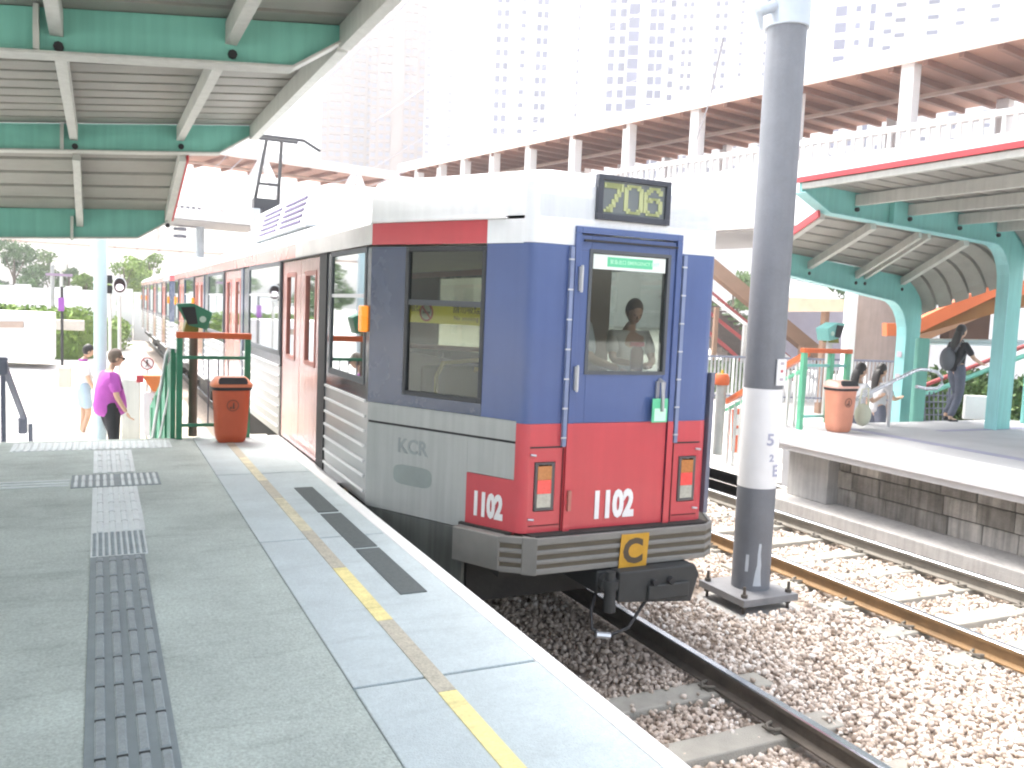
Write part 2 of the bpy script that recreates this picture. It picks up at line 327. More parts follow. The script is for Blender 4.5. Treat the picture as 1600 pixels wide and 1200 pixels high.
def zf(x, y):
    z = -.20+.012*np.sin(x*3.1+y*1.7)+.015*np.sin(y*2.3-x)+g2.uniform(-.012, .02, len(x))
    z = z+.05*np.exp(-((x-5.2)/.9)**2)
    for rx in (2.46, 3.965, 6.42, 7.975): z = np.where(abs(x-rx) < .09, -.235, z)
    for xc, y0, ymax in ((3.21, 1.4, 5.3), (7.2, 3.1, 16)):
        k = (y-y0)/.66; dd = abs(k-np.round(k))*.66; on = (dd < .12) & (abs(x-xc) < 1.2) & (y < ymax)
        z = np.where(on, np.where(g2.uniform(0, 1, len(x)) < .93, -.28, z+.03), z)
    z = np.where((abs(x-5.5) < .5) & (abs(y-6.15) < .45), -9, z)
    return z
g2 = np.random.default_rng(5)
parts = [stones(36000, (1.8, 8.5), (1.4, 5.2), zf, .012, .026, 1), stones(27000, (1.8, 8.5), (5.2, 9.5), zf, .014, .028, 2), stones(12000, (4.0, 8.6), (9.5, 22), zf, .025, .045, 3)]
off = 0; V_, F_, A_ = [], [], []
parts = [(v, f, np.where(v.reshape(-1, 12, 3)[:, 0, 0]+.5*np.sin(v.reshape(-1, 12, 3)[:, 0, 1]*2) < 3.9, a*.6, a)) for v, f, a in parts]  # near-track stones darker: track dirt, with platform shade put into the colour
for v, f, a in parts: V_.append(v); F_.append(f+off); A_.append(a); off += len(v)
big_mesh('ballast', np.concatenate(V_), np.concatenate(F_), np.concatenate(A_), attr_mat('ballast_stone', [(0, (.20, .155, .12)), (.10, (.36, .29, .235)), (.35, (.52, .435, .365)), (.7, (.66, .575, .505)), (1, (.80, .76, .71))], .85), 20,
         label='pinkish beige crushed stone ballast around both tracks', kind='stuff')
# ------------------------------------------------------------------ platform canopies
redtrim = mat('red_trim', (.5, .05, .06), .5)
def roof_sheet(secA, ya, secB, yb, pitch=.30, th=.02, depth=.075):
    mb = MB(); ys = []; n = max(1, round(abs(yb-ya)/pitch))
    for i in range(n):
        for t, h in ((0, 0), (.80, 0), (.83, 1), (.97, 1)): ys.append(((i+t)/n, h))
    ys.append((1, 0)); m = len(secA)
    for lay in (0, th):
        o = len(mb.v)
        for t, h in ys:
            for (xa, za), (xb, zb) in zip(secA, secB): mb.v.append((xa+(xb-xa)*t, ya+(yb-ya)*t, za+(zb-za)*t+h*depth+lay))
        for i in range(len(ys)-1):
            for j in range(m-1): a = o+i*m+j; mb.f.append((a, a+1, a+m+1, a+m)); mb.mi.append(0)
    return mb
def girder(y, web, th, bottom_edge, fw):
    """flat web plate cut to the outline, with a flange following the lower edge"""
    mb = MB().prism([(x, y-th/2, z) for x, z in web], (0, th, 0))
    for (x0, z0), (x1, z1) in zip(bottom_edge, bottom_edge[1:]): mb.bar((x0, y, z0), (x1, y, z1), fw, .018, up=(0, 0, 1) if abs(x1-x0) > .02 else (1, 0, 0), mi=1)
    return mb
can = thing('platform_canopy', 'teal framed canopy with ribbed grey sheet over the near left platform', 'canopy', (-1.5, 5.7, 3.9))
def lz(x, z0, x0, k): return z0+(x-x0)*k
for yb_ in (2.02, 5.74, 9.46):
    zb = lambda x: 3.92+(x-1.1)*.096
    zt = lambda x: 4.24+(x-1.4)*.115
    web = [(-4.6, zb(-4.6)), (1.1, zb(1.1)), (1.46, 4.165), (1.46, zt(1.46)), (-4.6, zt(-4.6))]
    obj('beam', girder(yb_, web, .05, web[:3], .17), [teal, purl], can, bevel=.004)
    st = MB()
    for x in (-.32,): st.box(x-.015, x+.015, yb_-.09, yb_-.026, zb(x)+.012, zt(x))
    obj('stiffener', st, purl, can)
e3a = (.78, 9.5, 3.87); t3 = at(262, 340, Y=11.0); b3 = [at(0, 372, Y=11), at(215, 372, Y=11), at(262, 347, Y=11), at(262, 335, Y=11), at(0, 333, Y=11)]
k3 = (b3[1].z-b3[0].z)/(b3[1].x-b3[0].x); k4 = (b3[3].z-b3[4].z)/(b3[3].x-b3[4].x)
web = [(-4.6, b3[1].z+(-4.6-b3[1].x)*k3), (b3[1].x, b3[1].z), (b3[2].x, b3[2].z), (b3[3].x, b3[3].z+.05), (-4.6, b3[3].z+.07+(-4.6-b3[3].x)*k4)]
obj('beam', girder(11.0, web, .05, web[:3], .17), [teal, purl], can, bevel=.004)
obj('stiffener', MB().box(-.29, -.26, 10.91, 10.974, web[1][1]-.08, b3[3].z-.11), purl, can)
def bolt_plate(x, y, z): obj('bolt_plate', MB().cyl(0, 0, 0, .02, .035, 10).add([], []), black, can) if False else None
ztop = lambda x: 4.245+(x-1.4)*.115
holes = []
for y0, y1 in ((-2, 2.02), (2.02, 5.74), (5.74, 9.46)):
    for x in (-3.2, -1.7, -.22, .73):
        obj('purlin', MB().box(x-.035, x+.035, y0+.03, y1-.03, ztop(x)-.165, ztop(x)-.03), purl, can, bevel=.004)
        obj('bolt', MB().tube([(x+.01, y1-.045, ztop(x)-.22), (x+.01, y1-.02, ztop(x)-.22)], .028, 8), black, can)
    obj('edge_purlin', MB().box(1.40, 1.475, y0+.03, y1-.03, ztop(1.44)-.16, ztop(1.44)-.005), purl, can, bevel=.004)
    obj('edge_trim', MB().box(1.477, 1.50, y0, y1, ztop(1.44)-.09, ztop(1.44)+.05), redtrim, can)
for xa, xb in ((-3.2, -3.25), (-1.75, -1.8), (-.2, None), (.76, None)):
    a = Vector((xa, 9.52, 3.87+(xa-.78)*.1)); 
    b = at(125, 347, Y=11) if xa == -.2 else (t3 if xa == .76 else Vector((xb, 10.95, b3[3].z-.05+(xb-b3[3].x)*k4)))
    obj('purlin' if xa != .76 else 'edge_purlin', MB().bar(a, b, .07, .12), purl, can, bevel=.004)
    if xa == .76: obj('edge_trim', MB().bar(a+Vector((.05, 0, .03)), b+Vector((.05, 0, .03)), .022, .14), redtrim, can)
    obj('bolt', MB().tube([b+Vector((.0, -.02, -.09)), b+Vector((0, .03, -.09))], .026, 8), black, can)
S0 = [(-4.6, ztop(-4.6)), (1.46, ztop(1.46))]
obj('roof_sheet', roof_sheet(S0, -2, S0, 9.46), corr, can)
obj('roof_sheet', roof_sheet([(-4.6, 3.42), (.80, 3.96)], 9.49, [(-4.6, web[4][1]+.02), (t3.x+.02, b3[3].z+.02)], 11.0), corr, can)
for x in (-4.4,):
    for yy in (2.02, 5.74, 9.46, 11.0): obj('column', MB().box(x-.15, x+.15, yy-.1, yy+.1, .0, 3.5 if yy < 11 else 3.0), teal, can, bevel=.01)
# opposite canopy
can2 = thing('platform_canopy', 'light teal canopy with curved edge over the opposite platform', 'canopy', (10.5, 8, 3.9))
def knee(x1, zb_, xc, cx0, r_, n=6):                       # inner edge from beam underside into the column face
    return [(x1+(xc-x1)*math.sin(math.pi/2*i/n), zb_-r_*(1-math.cos(math.pi/2*i/n))) for i in range(n+1)]
def frame2(y, tip, ztip, ztt, c, x1, z1, xc, zfoot, flw=.2):
    kn = knee(x1, z1, xc, 0, .62)
    zo = z1+.42; ko = [(xc+.42-.42*0-(.62-.62*math.sin(math.pi/2*i/6)), zo-.62*(1-math.cos(math.pi/2*i/6))) for i in range(7)]
    web = [tip, c]+kn+[(xc, zfoot), (xc+.42, zfoot)]+ko[::-1]+[(tip[0], ztt)]
    o = girder(y, web, .06, [tip, c]+kn+[(xc, zfoot)], flw)
    return o
obj('beam', frame2(8.86, (8.36, 4.16), 4.16, 4.33, (8.82, 3.93), 12.15, 3.76, 12.57, .905), [tealr, mat('teal_lit_flange', (.28, .60, .60), .45, var=.05, streak=.08)], can2, bevel=.004)  # paler flange strip: sky light on the column face put into its colour
obj('beam', frame2(5.1, (8.36, 4.16), 4.16, 4.33, (8.82, 3.93), 12.15, 3.76, 12.57, .905), [tealr, MATS['teal_lit_flange']], can2, bevel=.004)
Y4 = 10.65; a_ = at(1240, 433, Y=Y4); c_ = at(1385, 468, Y=Y4); tpx = a_.x-.35; kk = (c_.z-a_.z)/(c_.x-a_.x); zt4 = at(1240, 402, Y=Y4).z
web4c = (tpx+.1, a_.z-(a_.x-tpx-.1)*kk); tip4 = (tpx-.25, web4c[1]+.22)
obj('beam', frame2(Y4, tip4, tip4[1], zt4+.10, web4c, c_.x-.05, c_.z, 12.57, 0.0), [tealr, MATS['teal_lit_flange']], can2, bevel=.004)
def arc(x0, z0, r_, n=7, f=.7): return [(x0+r_*math.sin(math.pi/2*f*i/n), z0-r_*(1-math.cos(math.pi/2*f*i/n))) for i in range(n+1)]
SA = [(8.34, 4.28), (10.2, 4.20)]+arc(12.1, 4.12, 1.1); 
SB = [(tip4[0], zt4+.08), (11.0, zt4-.02)]+arc(12.1, zt4-.12, 1.0, f=.8)
SA2 = [(9.0, 3.98), (10.4, 3.93)]+arc(12.1, 3.86, 1.1)
obj('roof_sheet', roof_sheet(SA, 1.5, SA, 8.86, depth=.045), corr, can2); obj('roof_sheet', roof_sheet(SA2, 8.9, SB, Y4+.05), corr, can2)
for x in (9.35, 10.38, 11.43, 12.3):
    zz = 4.28-(x-8.34)*.043; obj('purlin', MB().box(x-.04, x+.04, 1.5, 8.82, zz-.17, zz-.02), purl, can2, bevel=.004)
    obj('bolt', MB().tube([(x, 8.79, zz-.22), (x, 8.83, zz-.22)], .03, 8), black, can2)
for (p0, p1) in (((1365, 352), (1265, 415)), ((1438, 366), (1338, 430)), ((1452, 367), (1352, 431)), ((1510, 378), (1410, 440))):
    obj('purlin', MB().bar(at(*p0, Y=8.9), at(*p1, Y=Y4-.04), .05 if 1430 < p0[0] < 1460 else .08, .12), purl, can2, bevel=.004)
    q = at(p1[0], p1[1]+12, Y=Y4-.04); obj('bolt', MB().tube([q, q+Vector((0, .02, 0))], .03, 8), black, can2)
obj('edge_purlin', MB().bar(at(1284, 336, Y=8.9), at(1200, 394, Y=Y4-.04), .08, .12), purl, can2)
obj('edge_trim', MB().bar(at(1280, 333, Y=8.88), at(1196, 392, Y=Y4-.06), .03, .10), redtrim, can2)
obj('edge_trim', MB().box(8.31, 8.34, 1.5, 8.9, 4.285, 4.35), redtrim, can2); obj('edge_purlin', MB().box(8.345, 8.42, 1.5, 8.82, 4.20, 4.275), purl, can2)
obj('stiffener', MB().box(9.98, 10.03, 8.74, 8.825, 3.88, 4.19), tealr, can2)
for z0, z1 in ((1.55, 1.63), (1.92, 2.02)): obj('column_notice', MB().box(12.545, 12.552, 10.60, 10.70, z0, z1), mat('grey_pink_notice', (.45, .40, .45), .6), can2)
# ------------------------------------------------------------------ grey catenary pole
pg = mat('pole_grey', (.175, .185, .205), .5, var=.14, scale=2.2, streak=.06, grain=.06, bump=.15, bscale=20)
PX, PY_ = 5.56, 6.2
pole = thing('catenary_pole', 'thick grey steel pole with a white painted band standing in the ballast between the tracks', 'pole', (PX, PY_, -.12))
def shaft(z0, z1, r=.176): return MB().cyl(PX, PY_, z0, z1, r, 48)
obj('shaft', shaft(-.05, .91), pg, pole, smooth=True); obj('white_band', shaft(.911, 1.83, .1775), whitep, pole, smooth=True); obj('shaft', shaft(1.831, 5.06), pg, pole, smooth=True)
col = MB(); col.cyl(PX, PY_, 5.06, 5.30, .198, 40); obj('collar', col, mat('galvanised', (.42, .46, .50), .4, metal=.5, var=.15), pole, smooth=True, bevel=.01)
obj('shaft', shaft(5.3, 8.2, .174), pg, pole, smooth=True)
obj('base_plate', MB().box(PX-.36, PX+.28, PY_-.34, PY_+.31, -.115, -.05), mat('base_plate_grey', (.22, .22, .225), .5, var=.15, scale=6), pole, bevel=.004)
for bx, by in ((-.30, -.27), (.22, -.27), (-.30, .25), (.22, .25)):
    obj('bolt', MB().cyl(PX+bx, PY_+by, -.25, .05, .014, 8).cyl(PX+bx, PY_+by, -.05, -.02, .03, 6).cyl(PX+bx, PY_+by, -.15, -.118, .03, 6), railside, pole)
obj('concrete_footing', MB().lathe((PX-.05, PY_-.03, -.24), [(.001, .04), (.40, .04), (.47, .03), (.52, -.05)], 32), mat('footing_pale', (.42, .41, .39), .9, var=.15, scale=5, bump=.4), pole, smooth=True)
# chipped paint patches on the lower shaft, wrapped round it
def patch(a0, a1, prof, r=.1772):
    mb = MB(); n = len(prof)
    for z, t0, t1 in prof:
        for k in range(5): t = R(t0+(t1-t0)*k/4); mb.v.append((PX+r*math.cos(t), PY_+r*math.sin(t), z))
    for i in range(n-1):
        for k in range(4): mb.f.append((i*5+k, i*5+k+1, i*5+6+k, i*5+5+k)); mb.mi.append(0)
    return mb
chip = mat('pale_paint_patch', (.52, .56, .60), .5)
obj('paint_patch', patch(0, 0, [(0, -124, -99), (.06, -122, -101), (.14, -119, -103), (.2, -115, -102), (.3, -115, -106), (.38, -113, -105), (.40, -112, -106)]), chip, pole)
obj('paint_patch', patch(0, 0, [(.13, -150, -141), (.2, -150, -140), (.29, -149, -140)]), chip, pole)
tg = mat('marking_ink', (.40, .41, .52), .6)
for ch_, ang, z, sz in (('5', -112, 1.32, .15), ('2', -99, 1.17, .09), ('E', -86, 1.03, .15)):
    t = R(ang); c_ = Vector((PX+.180*math.cos(t), PY_+.180*math.sin(t), z)); text('painted_character', ch_, tg, pole, c_, (-math.sin(t), math.cos(t), 0), (0, 0, 1), sz, .001, .003)
box_l = MB(); t = R(-78); rr_ = Vector((-math.sin(t), math.cos(t), 0)); nn_ = Vector((math.cos(t), math.sin(t), 0)); cc = Vector((PX, PY_, 0))+nn_*.179
box_l.prism([cc-rr_*.065+Z_*1.87, cc+rr_*.065+Z_*1.87, cc+rr_*.065+Z_*2.11, cc-rr_*.065+Z_*2.11], nn_*.012)
nb = obj('notice_plate', box_l, whitep, pole)
for dz, w_, m_ in ((2.0, .035, redp), (1.925, .05, MATS['grey_pink_notice']), (2.07, .05, MATS['grey_pink_notice'])):
    q = cc+nn_*.0125; obj('printed_mark', MB().prism([q-rr_*w_/2+Z_*(dz-.012), q+rr_*w_/2+Z_*(dz-.012), q+rr_*w_/2+Z_*(dz+.012), q-rr_*w_/2+Z_*(dz+.012)], nn_*.001), m_, nb)
cb_ = MB(); galv = MATS['galvanised']
cb_.tube([(PX-.19, PY_-.03, 5.22), (PX-.36, PY_-.02, 5.14)], .05, 12).tube([(PX-.18, PY_, 5.28), (PX-1.9, PY_+.3, 6.1)], .03, 10).tube([(PX-.36, PY_-.02, 5.14), (PX-.31, PY_-.02, 5.0)], [.045, .02], 10)
obj('bracket', cb_, galv, pole, smooth=True)
# overhead wires
wm = mat('wire_grey', (.30, .30, .35), .5)
for x, nm in ((3.2, 'contact wire strung above the tram track'), (7.2, 'contact wire strung above the far track')):
    obj('overhead_wire', MB().tube([(x, -10, 5.95), (x, 60, 5.9), (x+.01, 130, 5.9)], .008, 6).tube([(x, -10, 6.9)]+[(x, yy, 6.35+.6*abs(math.cos(math.pi*(yy-6)/40))) for yy in range(-6, 60, 3)], .007, 6), wm, org=(x, 6, 5.9), label=nm, cat='overhead wire')
obj('overhead_wire', MB().tube([at(1060, 300, D=24), at(1108, 160, D=13), at(1130, 60, D=9)], .012, 6), wm, org=at(1108, 160, D=13), label='thin stay wire slanting up across the footbridge left of the grey pole', cat='overhead wire')
obj('overhead_wire', MB().tube([at(585, 190, D=60), at(690, 118, D=42), at(720, 60, D=36)], .03, 6), wm, org=at(690, 118, D=42), label='faint cable crossing in front of the pinkish tower blocks', cat='overhead wire')
# ------------------------------------------------------------------ footbridge
brs = mat('bridge_brown_soffit', (.40, .215, .155), .7, var=.12, scale=.6); brd = mat('bridge_brown_dark', (.24, .125, .095), .7, var=.1)
brl = mat('bridge_light_beam', (.46, .33, .27), .6); bw_ = mat('bridge_white', (.80, .79, .79), .55, var=.03); bor = mat('bridge_orange_lip', (.72, .62, .56), .6); rub = mat('grey_soffit', (.33, .31, .30), .8)
def footbridge(name, label, a, b, width, zr, zp, zd, post_t, inward, rib=.9, deck=True):
    """a->b near edge in plan; roof underside zr, parapet top zp, deck underside zd"""
    a, b = Vector((a[0], a[1], 0)), Vector((b[0], b[1], 0)); d = (b-a); L = d.length; d.normalize(); nn = Vector(inward).normalized(); nn = (nn-d*nn.dot(d)).normalized()
    t = thing(name, label, 'footbridge', (a+b)/2+Z_*zd)
    P = lambda s, o, z: a+d*s+nn*o+Z_*z
    def slab(s0, s1, o0, o1, z0, z1, mi=0, mb=None): return (mb or MB()).prism([P(s0, o0, z0), P(s1, o0, z0), P(s1, o1, z0), P(s0, o1, z0)], (0, 0, z1-z0), mi)
    obj('roof', slab(0, L, -.35, width+.35, zr+.16, zr+.50), bw_, t)
    obj('soffit', slab(0, L, -.3, width+.3, zr+.10, zr+.158), brs, t)
    rb = MB(); s = .2
    while s < L: slab(s, s+.12, -.25, width+.25, zr-.06, zr+.10, 0, rb); s += rib
    obj('soffit_ribs', rb, brd, t)
    lb = slab(0, L, width*.45, width*.45+.16, zr-.16, zr-.062); obj('long_beam', lb, brl, t)
    obj('roof_lip', slab(0, L, -.42, -.352, zr+.04, zr+.16), bor, t)
    for s in post_t: obj('post', slab(s*L-.17, s*L+.17, -.2, .14, zp, zr+.16), bw_, t)
    for s in post_t: obj('post', slab(s*L-.17, s*L+.17, width-.14, width+.2, zp, zr+.1), bw_, t)
    if not deck: return t, P, L
    for o in (0, width): obj('parapet', slab(0, L, o-.1, o+.1, zd+.25, zp-.55), bw_, t)
    for o in (0, width): obj('handrail', slab(0, L, o-.14, o+.14, zp-.14, zp), bw_, t)
    bl_ = MB(); s = 0
    while s < L: slab(s, s+.09, -.04, .04, zp-.55, zp-.14, 0, bl_); s += .26
    obj('balusters', bl_, bw_, t)
    obj('deck', slab(0, L, -.25, width+.25, zd, zd+.248), bw_, t); obj('deck_soffit', slab(0, L, -.1, width+.1, zd-.06, zd-.001), rub, t)
    return t, P, L
E_ = [at(x, y, Z=9.15) for x, y in ((1410, 100), (632, 268))]
dirb = (E_[1]-E_[0]); A0 = E_[0]-dirb*.45; ptx = [1410, 1236, 1085, 980, 897, 828, 772, 727, 690, 655]
tl = []
for px in ptx:
    r0 = at(px, 300, D=10)-Vector(CAM); # plan intersection with bridge line
    den = r0.x*dirb.y-r0.y*dirb.x; s = (A0.x*r0.y-A0.y*r0.x)/(-den) if den else 0
    s = (A0.y*r0.x-A0.x*r0.y)/(dirb.x*r0.y-dirb.y*r0.x); tl.append(s/1.45)
mainb, MP, ML = footbridge('footbridge', 'long covered white footbridge with brown soffit sweeping above the opposite platform', A0, E_[1], 5.0, 8.98, 7.58, 5.2, tl, (1, .2, 0))
c1_, c2_ = at(320, 212, Z=9.15), at(660, 276, Z=9.15)
brace = lambda P, t, s, zr, zp, up=1: obj('brace', MB().bar(P(s-1.1, -.4, zp), P(s, -.4, zr), .3, .35).bar(P(s, -.4, zr), P(s+1.1, -.4, zp), .3, .35), bw_, t)
t2, P2, L2 = footbridge('footbridge', 'covered footbridge crossing the tracks just behind the pantograph', (c1_.x-3, 42.0, 0), (15.5, 45.4, 0), 4, 9.0, 7.0, 6.0, [.02, .98], (0, 1, 0), 1.4)
for px in (410, 567): q = at(px, 250, Y=43.5); s = (q.x-(c1_.x-3)); brace(P2, t2, s, 9.1, 7.0)
t3_, P3, L3 = footbridge('footbridge', 'second covered footbridge crossing the tracks farther off, above the tram roof', (-9, 79, 0), (20, 84, 0), 4, 9.3, 7.4, 6.2, [.02, .5, .98], (0, 1, 0), 2, False)
for px in (300, 395): q = at(px, 340, Y=80); brace(P3, t3_, q.x+9, 9.3, 7.0)
t4_, P4, L4 = footbridge('footbridge', 'farthest covered footbridge, a thin brown line above the trees at left', (-40, 136, 0), (20, 139, 0), 4, 9.2, 7.6, 6.6, [.02, .3, .65, .98], (0, 1, 0), 3, False)
# piers
pier = obj('bridge_pier', MB().lathe((at(1388, 560, D=24).x, at(1388, 560, D=24).y, 0), [(.001, 5.19), (1.05, 5.19), (1.0, 0), (.001, 0)], 40), mat('pier_brown', (.27, .215, .19), .8, var=.1, streak=.1), org=(at(1388, 560, D=24).x, at(1388, 560, D=24).y, 0), smooth=True, label='wide round brown pier behind the opposite platform stairs', cat='pier')
pier2 = obj('bridge_pier', MB().box(13.8, 15.2, 43.2, 44.6, 0, 6), bw_, org=(14.5, 44, 0), label='square white pier under the meeting point of the footbridges', cat='pier')
# ------------------------------------------------------------------ tower blocks
tw = [mat('tower_white', (.80, .79, .80), .7, var=.03, scale=.1), mat('tower_pink', (.20, .14, .12), .8, var=.05, scale=.1)]
twin = mat('tower_window', (.13, .14, .23), .3, var=.3, scale=.3); tband = mat('tower_band', (.52, .42, .38), .8)
def tower(px, D, label, w_, cols, mi, fl=2.75, dep=16, h=118, bal=False, win_every=1, z_hi=92):
    b = at(px, 480, D=D); b.z = 0; t = thing('tower_block', label, 'tower block', b, 'tower blocks on the skyline')
    bx, by = b.x, b.y; u = Vector((bx, by, 0)).normalized(); r_ = Vector((u.y, -u.x, 0))
    P = lambda s, o, z: Vector((bx, by, 0))+r_*s+u*o+Z_*z
    body = MB()
    def blk(s0, s1, o0, o1, z0, z1, mb, m=0): return mb.prism([P(s0, o0, z0), P(s1, o0, z0), P(s1, o1, z0), P(s0, o1, z0)], (0, 0, z1-z0), m)
    blk(-w_/2, w_/2, 0, dep, 0, h, body); blk(-w_/2-2.2, -w_/2-.01, 2.2, dep-2, 0, h-3, body); blk(w_/2+.01, w_/2+2.2, 2.2, dep-2, 0, h-3, body); blk(-w_*.13, w_*.13, -1.6, -.01, 0, h+2, body)
    obj('walls', body, tw[mi], t)
    n = 0; zs = [.125*D+fl*k for k in range(int((D*.40-.125*D)/fl)+1)]; rest = MB()
    for k, z in enumerate(zs):
        for (s, o, ww, hh) in cols:
            if bal: q_ = blk(s-ww/2, s+ww/2, o-1.1, o-.02, z, z+.95, MB() if n < 98 else rest).prism([P(s-ww/2, o-.05, z+1.0), P(s+ww/2, o-.05, z+1.0), P(s+ww/2, o-.05, z+2.5), P(s-ww/2, o-.05, z+2.5)], u*.04, 1)
            else: q_ = blk(s-ww/2, s+ww/2, o-.12, o-.02, z, z+hh, MB() if n < 98 else rest, 1)
            if n < 98: obj('balcony' if bal else 'window', q_, [tw[mi], twin], t)
            n += 1
    if rest.v: obj('windows', rest, [tw[mi], twin], t, kind='stuff')
    return t
def cols_(xs, o, ww, hh): return [(x, o, ww, hh) for x in xs]
tower(535, 300, 'greyish pink tower block with stacked balconies right beside the left canopy edge', 13, cols_((-5, -2.9, 2.9, 5), 0, 1.6, 1)+[(0, -1.6, 1.9, 1), (-7.6, 2.2, 1.6, 1), (7.6, 2.2, 1.6, 1)], 1, bal=True, dep=14, h=128)
tower(612, 285, 'pale pink balconied tower block, second from the left canopy edge', 13, cols_((-5, -2.9, 2.9, 5), 0, 1.5, 1)+[(-7.6, 2.2, 1.5, 1), (7.6, 2.2, 1.5, 1)], 1, dep=14, bal=True, h=128)
tower(675, 290, 'pale tower block with faint windows, third from the left canopy edge', 10, cols_((-3.6, 3.6), 0, 1.4, 1.2)+[(-6, 2.2, 1.2, 1.2)], 0, dep=14, h=128)
tower(800, 190, 'white tower block with a single column of tiny square windows', 13, [(0, -1.6, 1.0, .9)]+cols_((-5.2, -3.6, 3.4, 4.8), 0, 1.0, 1.3), 0)
tower(905, 230, 'white tower block with faint slots left of the dark windowed tower', 10, cols_((-3.4, 3.4), 0, .7, 1.0), 0, h=118)
tower(975, 185, 'white tower block with dark window columns behind the middle of the footbridge', 13, [(-.9, -1.6, 2.2, 2.1)]+cols_((-5.4, -3.2, 3.0, 4.6), 0, 1.3, 1.6)+[(7.0, 2.2, 1.3, 1.3)], 0)
tower(1075, 210, 'white tower block with small windows between the dark windowed tower and the grey pole', 12, cols_((-4.6, -3, 3, 4.8), 0, .9, 1.1), 0, h=118)
tower(1152, 240, 'white tower block just left of the grey pole', 9, cols_((-3.4, 0, 3), 0, .9, .9), 0, h=125)
tower(1305, 150, 'white tower block just right of the grey pole', 8, [(-2.4, 0, 1.8, 1.6), (.3, -1.6, .8, .9), (2.6, 0, .8, 1.6), (5.1, 2.2, 1.2, .7)], 0)
tower(1395, 165, 'white tower block with wide shallow window slots at the upper right', 9, [(-2.8, 0, 2.2, .7), (3.0, 0, 1.8, .7), (-5.6, 2.2, 1.0, 1)], 0)
tower(1490, 190, 'faint white tower block at the upper right corner', 10, cols_((-3.4, 3.2), 0, 1.6, .8), 0)
# ------------------------------------------------------------------ tram
tram = thing('tram', 'tram car numbered 1102 showing route 706, blue red and silver, rear end nearest the camera', 'tram', (3.2, 5.1, 0), 'coupled tram cars')
XL, XR, CY = 1.85, 4.62, 6.38
TA, TB = Vector((XL, CY, 0)), Vector((2.52, 5.16, 0)); TD = (TB-TA).normalized(); TL = (TB-TA).length; TN = Vector((TD.y, -TD.x, 0))  # outward normal
if TN.x > 0: TN = -TN
def wallp(P, s0, s1, z0, z1, holes=(), th=.03, mb=None, mi=0):
    """panel in the plane P(s,o,z) with rectangular holes"""
    mb = mb or MB(); ss = sorted({s0, s1, *[min(max(v, s0), s1) for h in holes for v in h[:2]]}); zs = sorted({z0, z1, *[min(max(v, z0), z1) for h in holes for v in h[2:]]})
    for a, b in zip(ss, ss[1:]):
        for c, d in zip(zs, zs[1:]):
            if any(h[0] <= (a+b)/2 <= h[1] and h[2] <= (c+d)/2 <= h[3] for h in holes): continue
            mb.prism([P(a, 0, c), P(b, 0, c), P(b, 0, d), P(a, 0, d)], P(0, -th, 0)-P(0, 0, 0), mi)
    return mb
PT = lambda s, o, z: TA+TD*s+TN*o+Z_*z                                # left taper
PS = lambda s, o, z: Vector((XL-o, s, z))                             # left side, s = world y
PF_ = lambda s, o, z: Vector((s, 5.10-o, z))                          # rear face, s = world x
PR = lambda s, o, z: Vector((XR+o, s, z))
TA2, TB2 = Vector((XR, CY, 0)), Vector((4.08, 5.16, 0)); TD2 = (TB2-TA2).normalized(); TN2 = Vector((-TD2.y, TD2.x, 0)); TN2 = TN2 if TN2.x > 0 else -TN2
PT2 = lambda s, o, z: TA2+TD2*s+TN2*o+Z_*z; TL2 = (TB2-TA2).length
def corner(z0, z1, m_l, name):                                        # rounded vertical corners of the rear end
    for pts in ([(2.52, 5.16), (2.532, 5.138), (2.55, 5.117), (2.575, 5.104), (2.60, 5.10)], [(4.0, 5.10), (4.025, 5.104), (4.05, 5.117), (4.068, 5.138), (4.08, 5.16)]):
        mb = MB(); q = pts+[(x+(.03 if x < 3.3 else -.03), y+.03) for x, y in pts[::-1]]
        mb.prism([(x, y, z0) for x, y in q], (0, 0, z1-z0)); obj(name, mb, m_l, tram, smooth=True)
wh = [(.37, 1.07, 1.82, 2.86)]
dh = [(2.90, 3.71, .95, 3.0)]
dkblue = mat('tram_dark_blue', (.035, .06, .12), .25, var=.06, coat=.5)
# lower silver panel (z .91-1.71), blue (1.71-2.9), white head (2.9-3.36)
lo = wallp(PT, 0, TL, 1.575, 1.712); wallp(PT, 0, .985, .91, 1.558, (), .03, lo); wallp(PT, .985, TL, 1.312, 1.558, (), .03, lo)
obj('end_panel', lo, silver, tram, bevel=.003)
obj('panel_seam', wallp(lambda s, o, z: PT(s, o-.008, z), 0, TL, 1.556, 1.577), black, tram)
obj('end_panel', wallp(PT, 1.09, TL, 1.714, 2.895), bluep, tram); obj('end_panel', wallp(PT, 0, 1.088, 1.714, 2.88, wh), dkblue, tram)
obj('number_panel', wallp(PT, .985, TL, .92, 1.309), redp, tram)
obj('stripe', wallp(PT, 0, 1.085, 2.897, 3.055), redp, tram, label='red stripe over the rear side window')
obj('end_panel', wallp(PT, 1.087, TL, 2.897, 3.055), whitet, tram)
obj('drip_rail', wallp(lambda s, o, z: PT(s, o+.012, z), -.0, 1.25, 3.058, 3.075), whitep, tram)
for xa, xb in ((2.6, 2.9), (3.71, 4.0)): obj('rear_panel', wallp(PF_, xa, xb, 1.7, 2.9), bluep, tram)
for xa, xb in ((2.6, 2.9), (3.71, 4.0)): obj('rear_panel', wallp(PF_, xa, xb, .955, 1.698, [(2.64, 2.80, 1.10, 1.44), (3.82, 3.98, 1.10, 1.44)]), redp, tram)
obj('rear_panel', wallp(PF_, 2.6, 4.0, 2.902, 3.30, dh+[(3.03, 3.59, 3.10, 3.31)]), whitet, tram)
corner(.955, 1.698, redp, 'corner_panel'); corner(1.7, 2.9, bluep, 'corner_panel'); corner(2.902, 3.30, whitet, 'corner_panel')
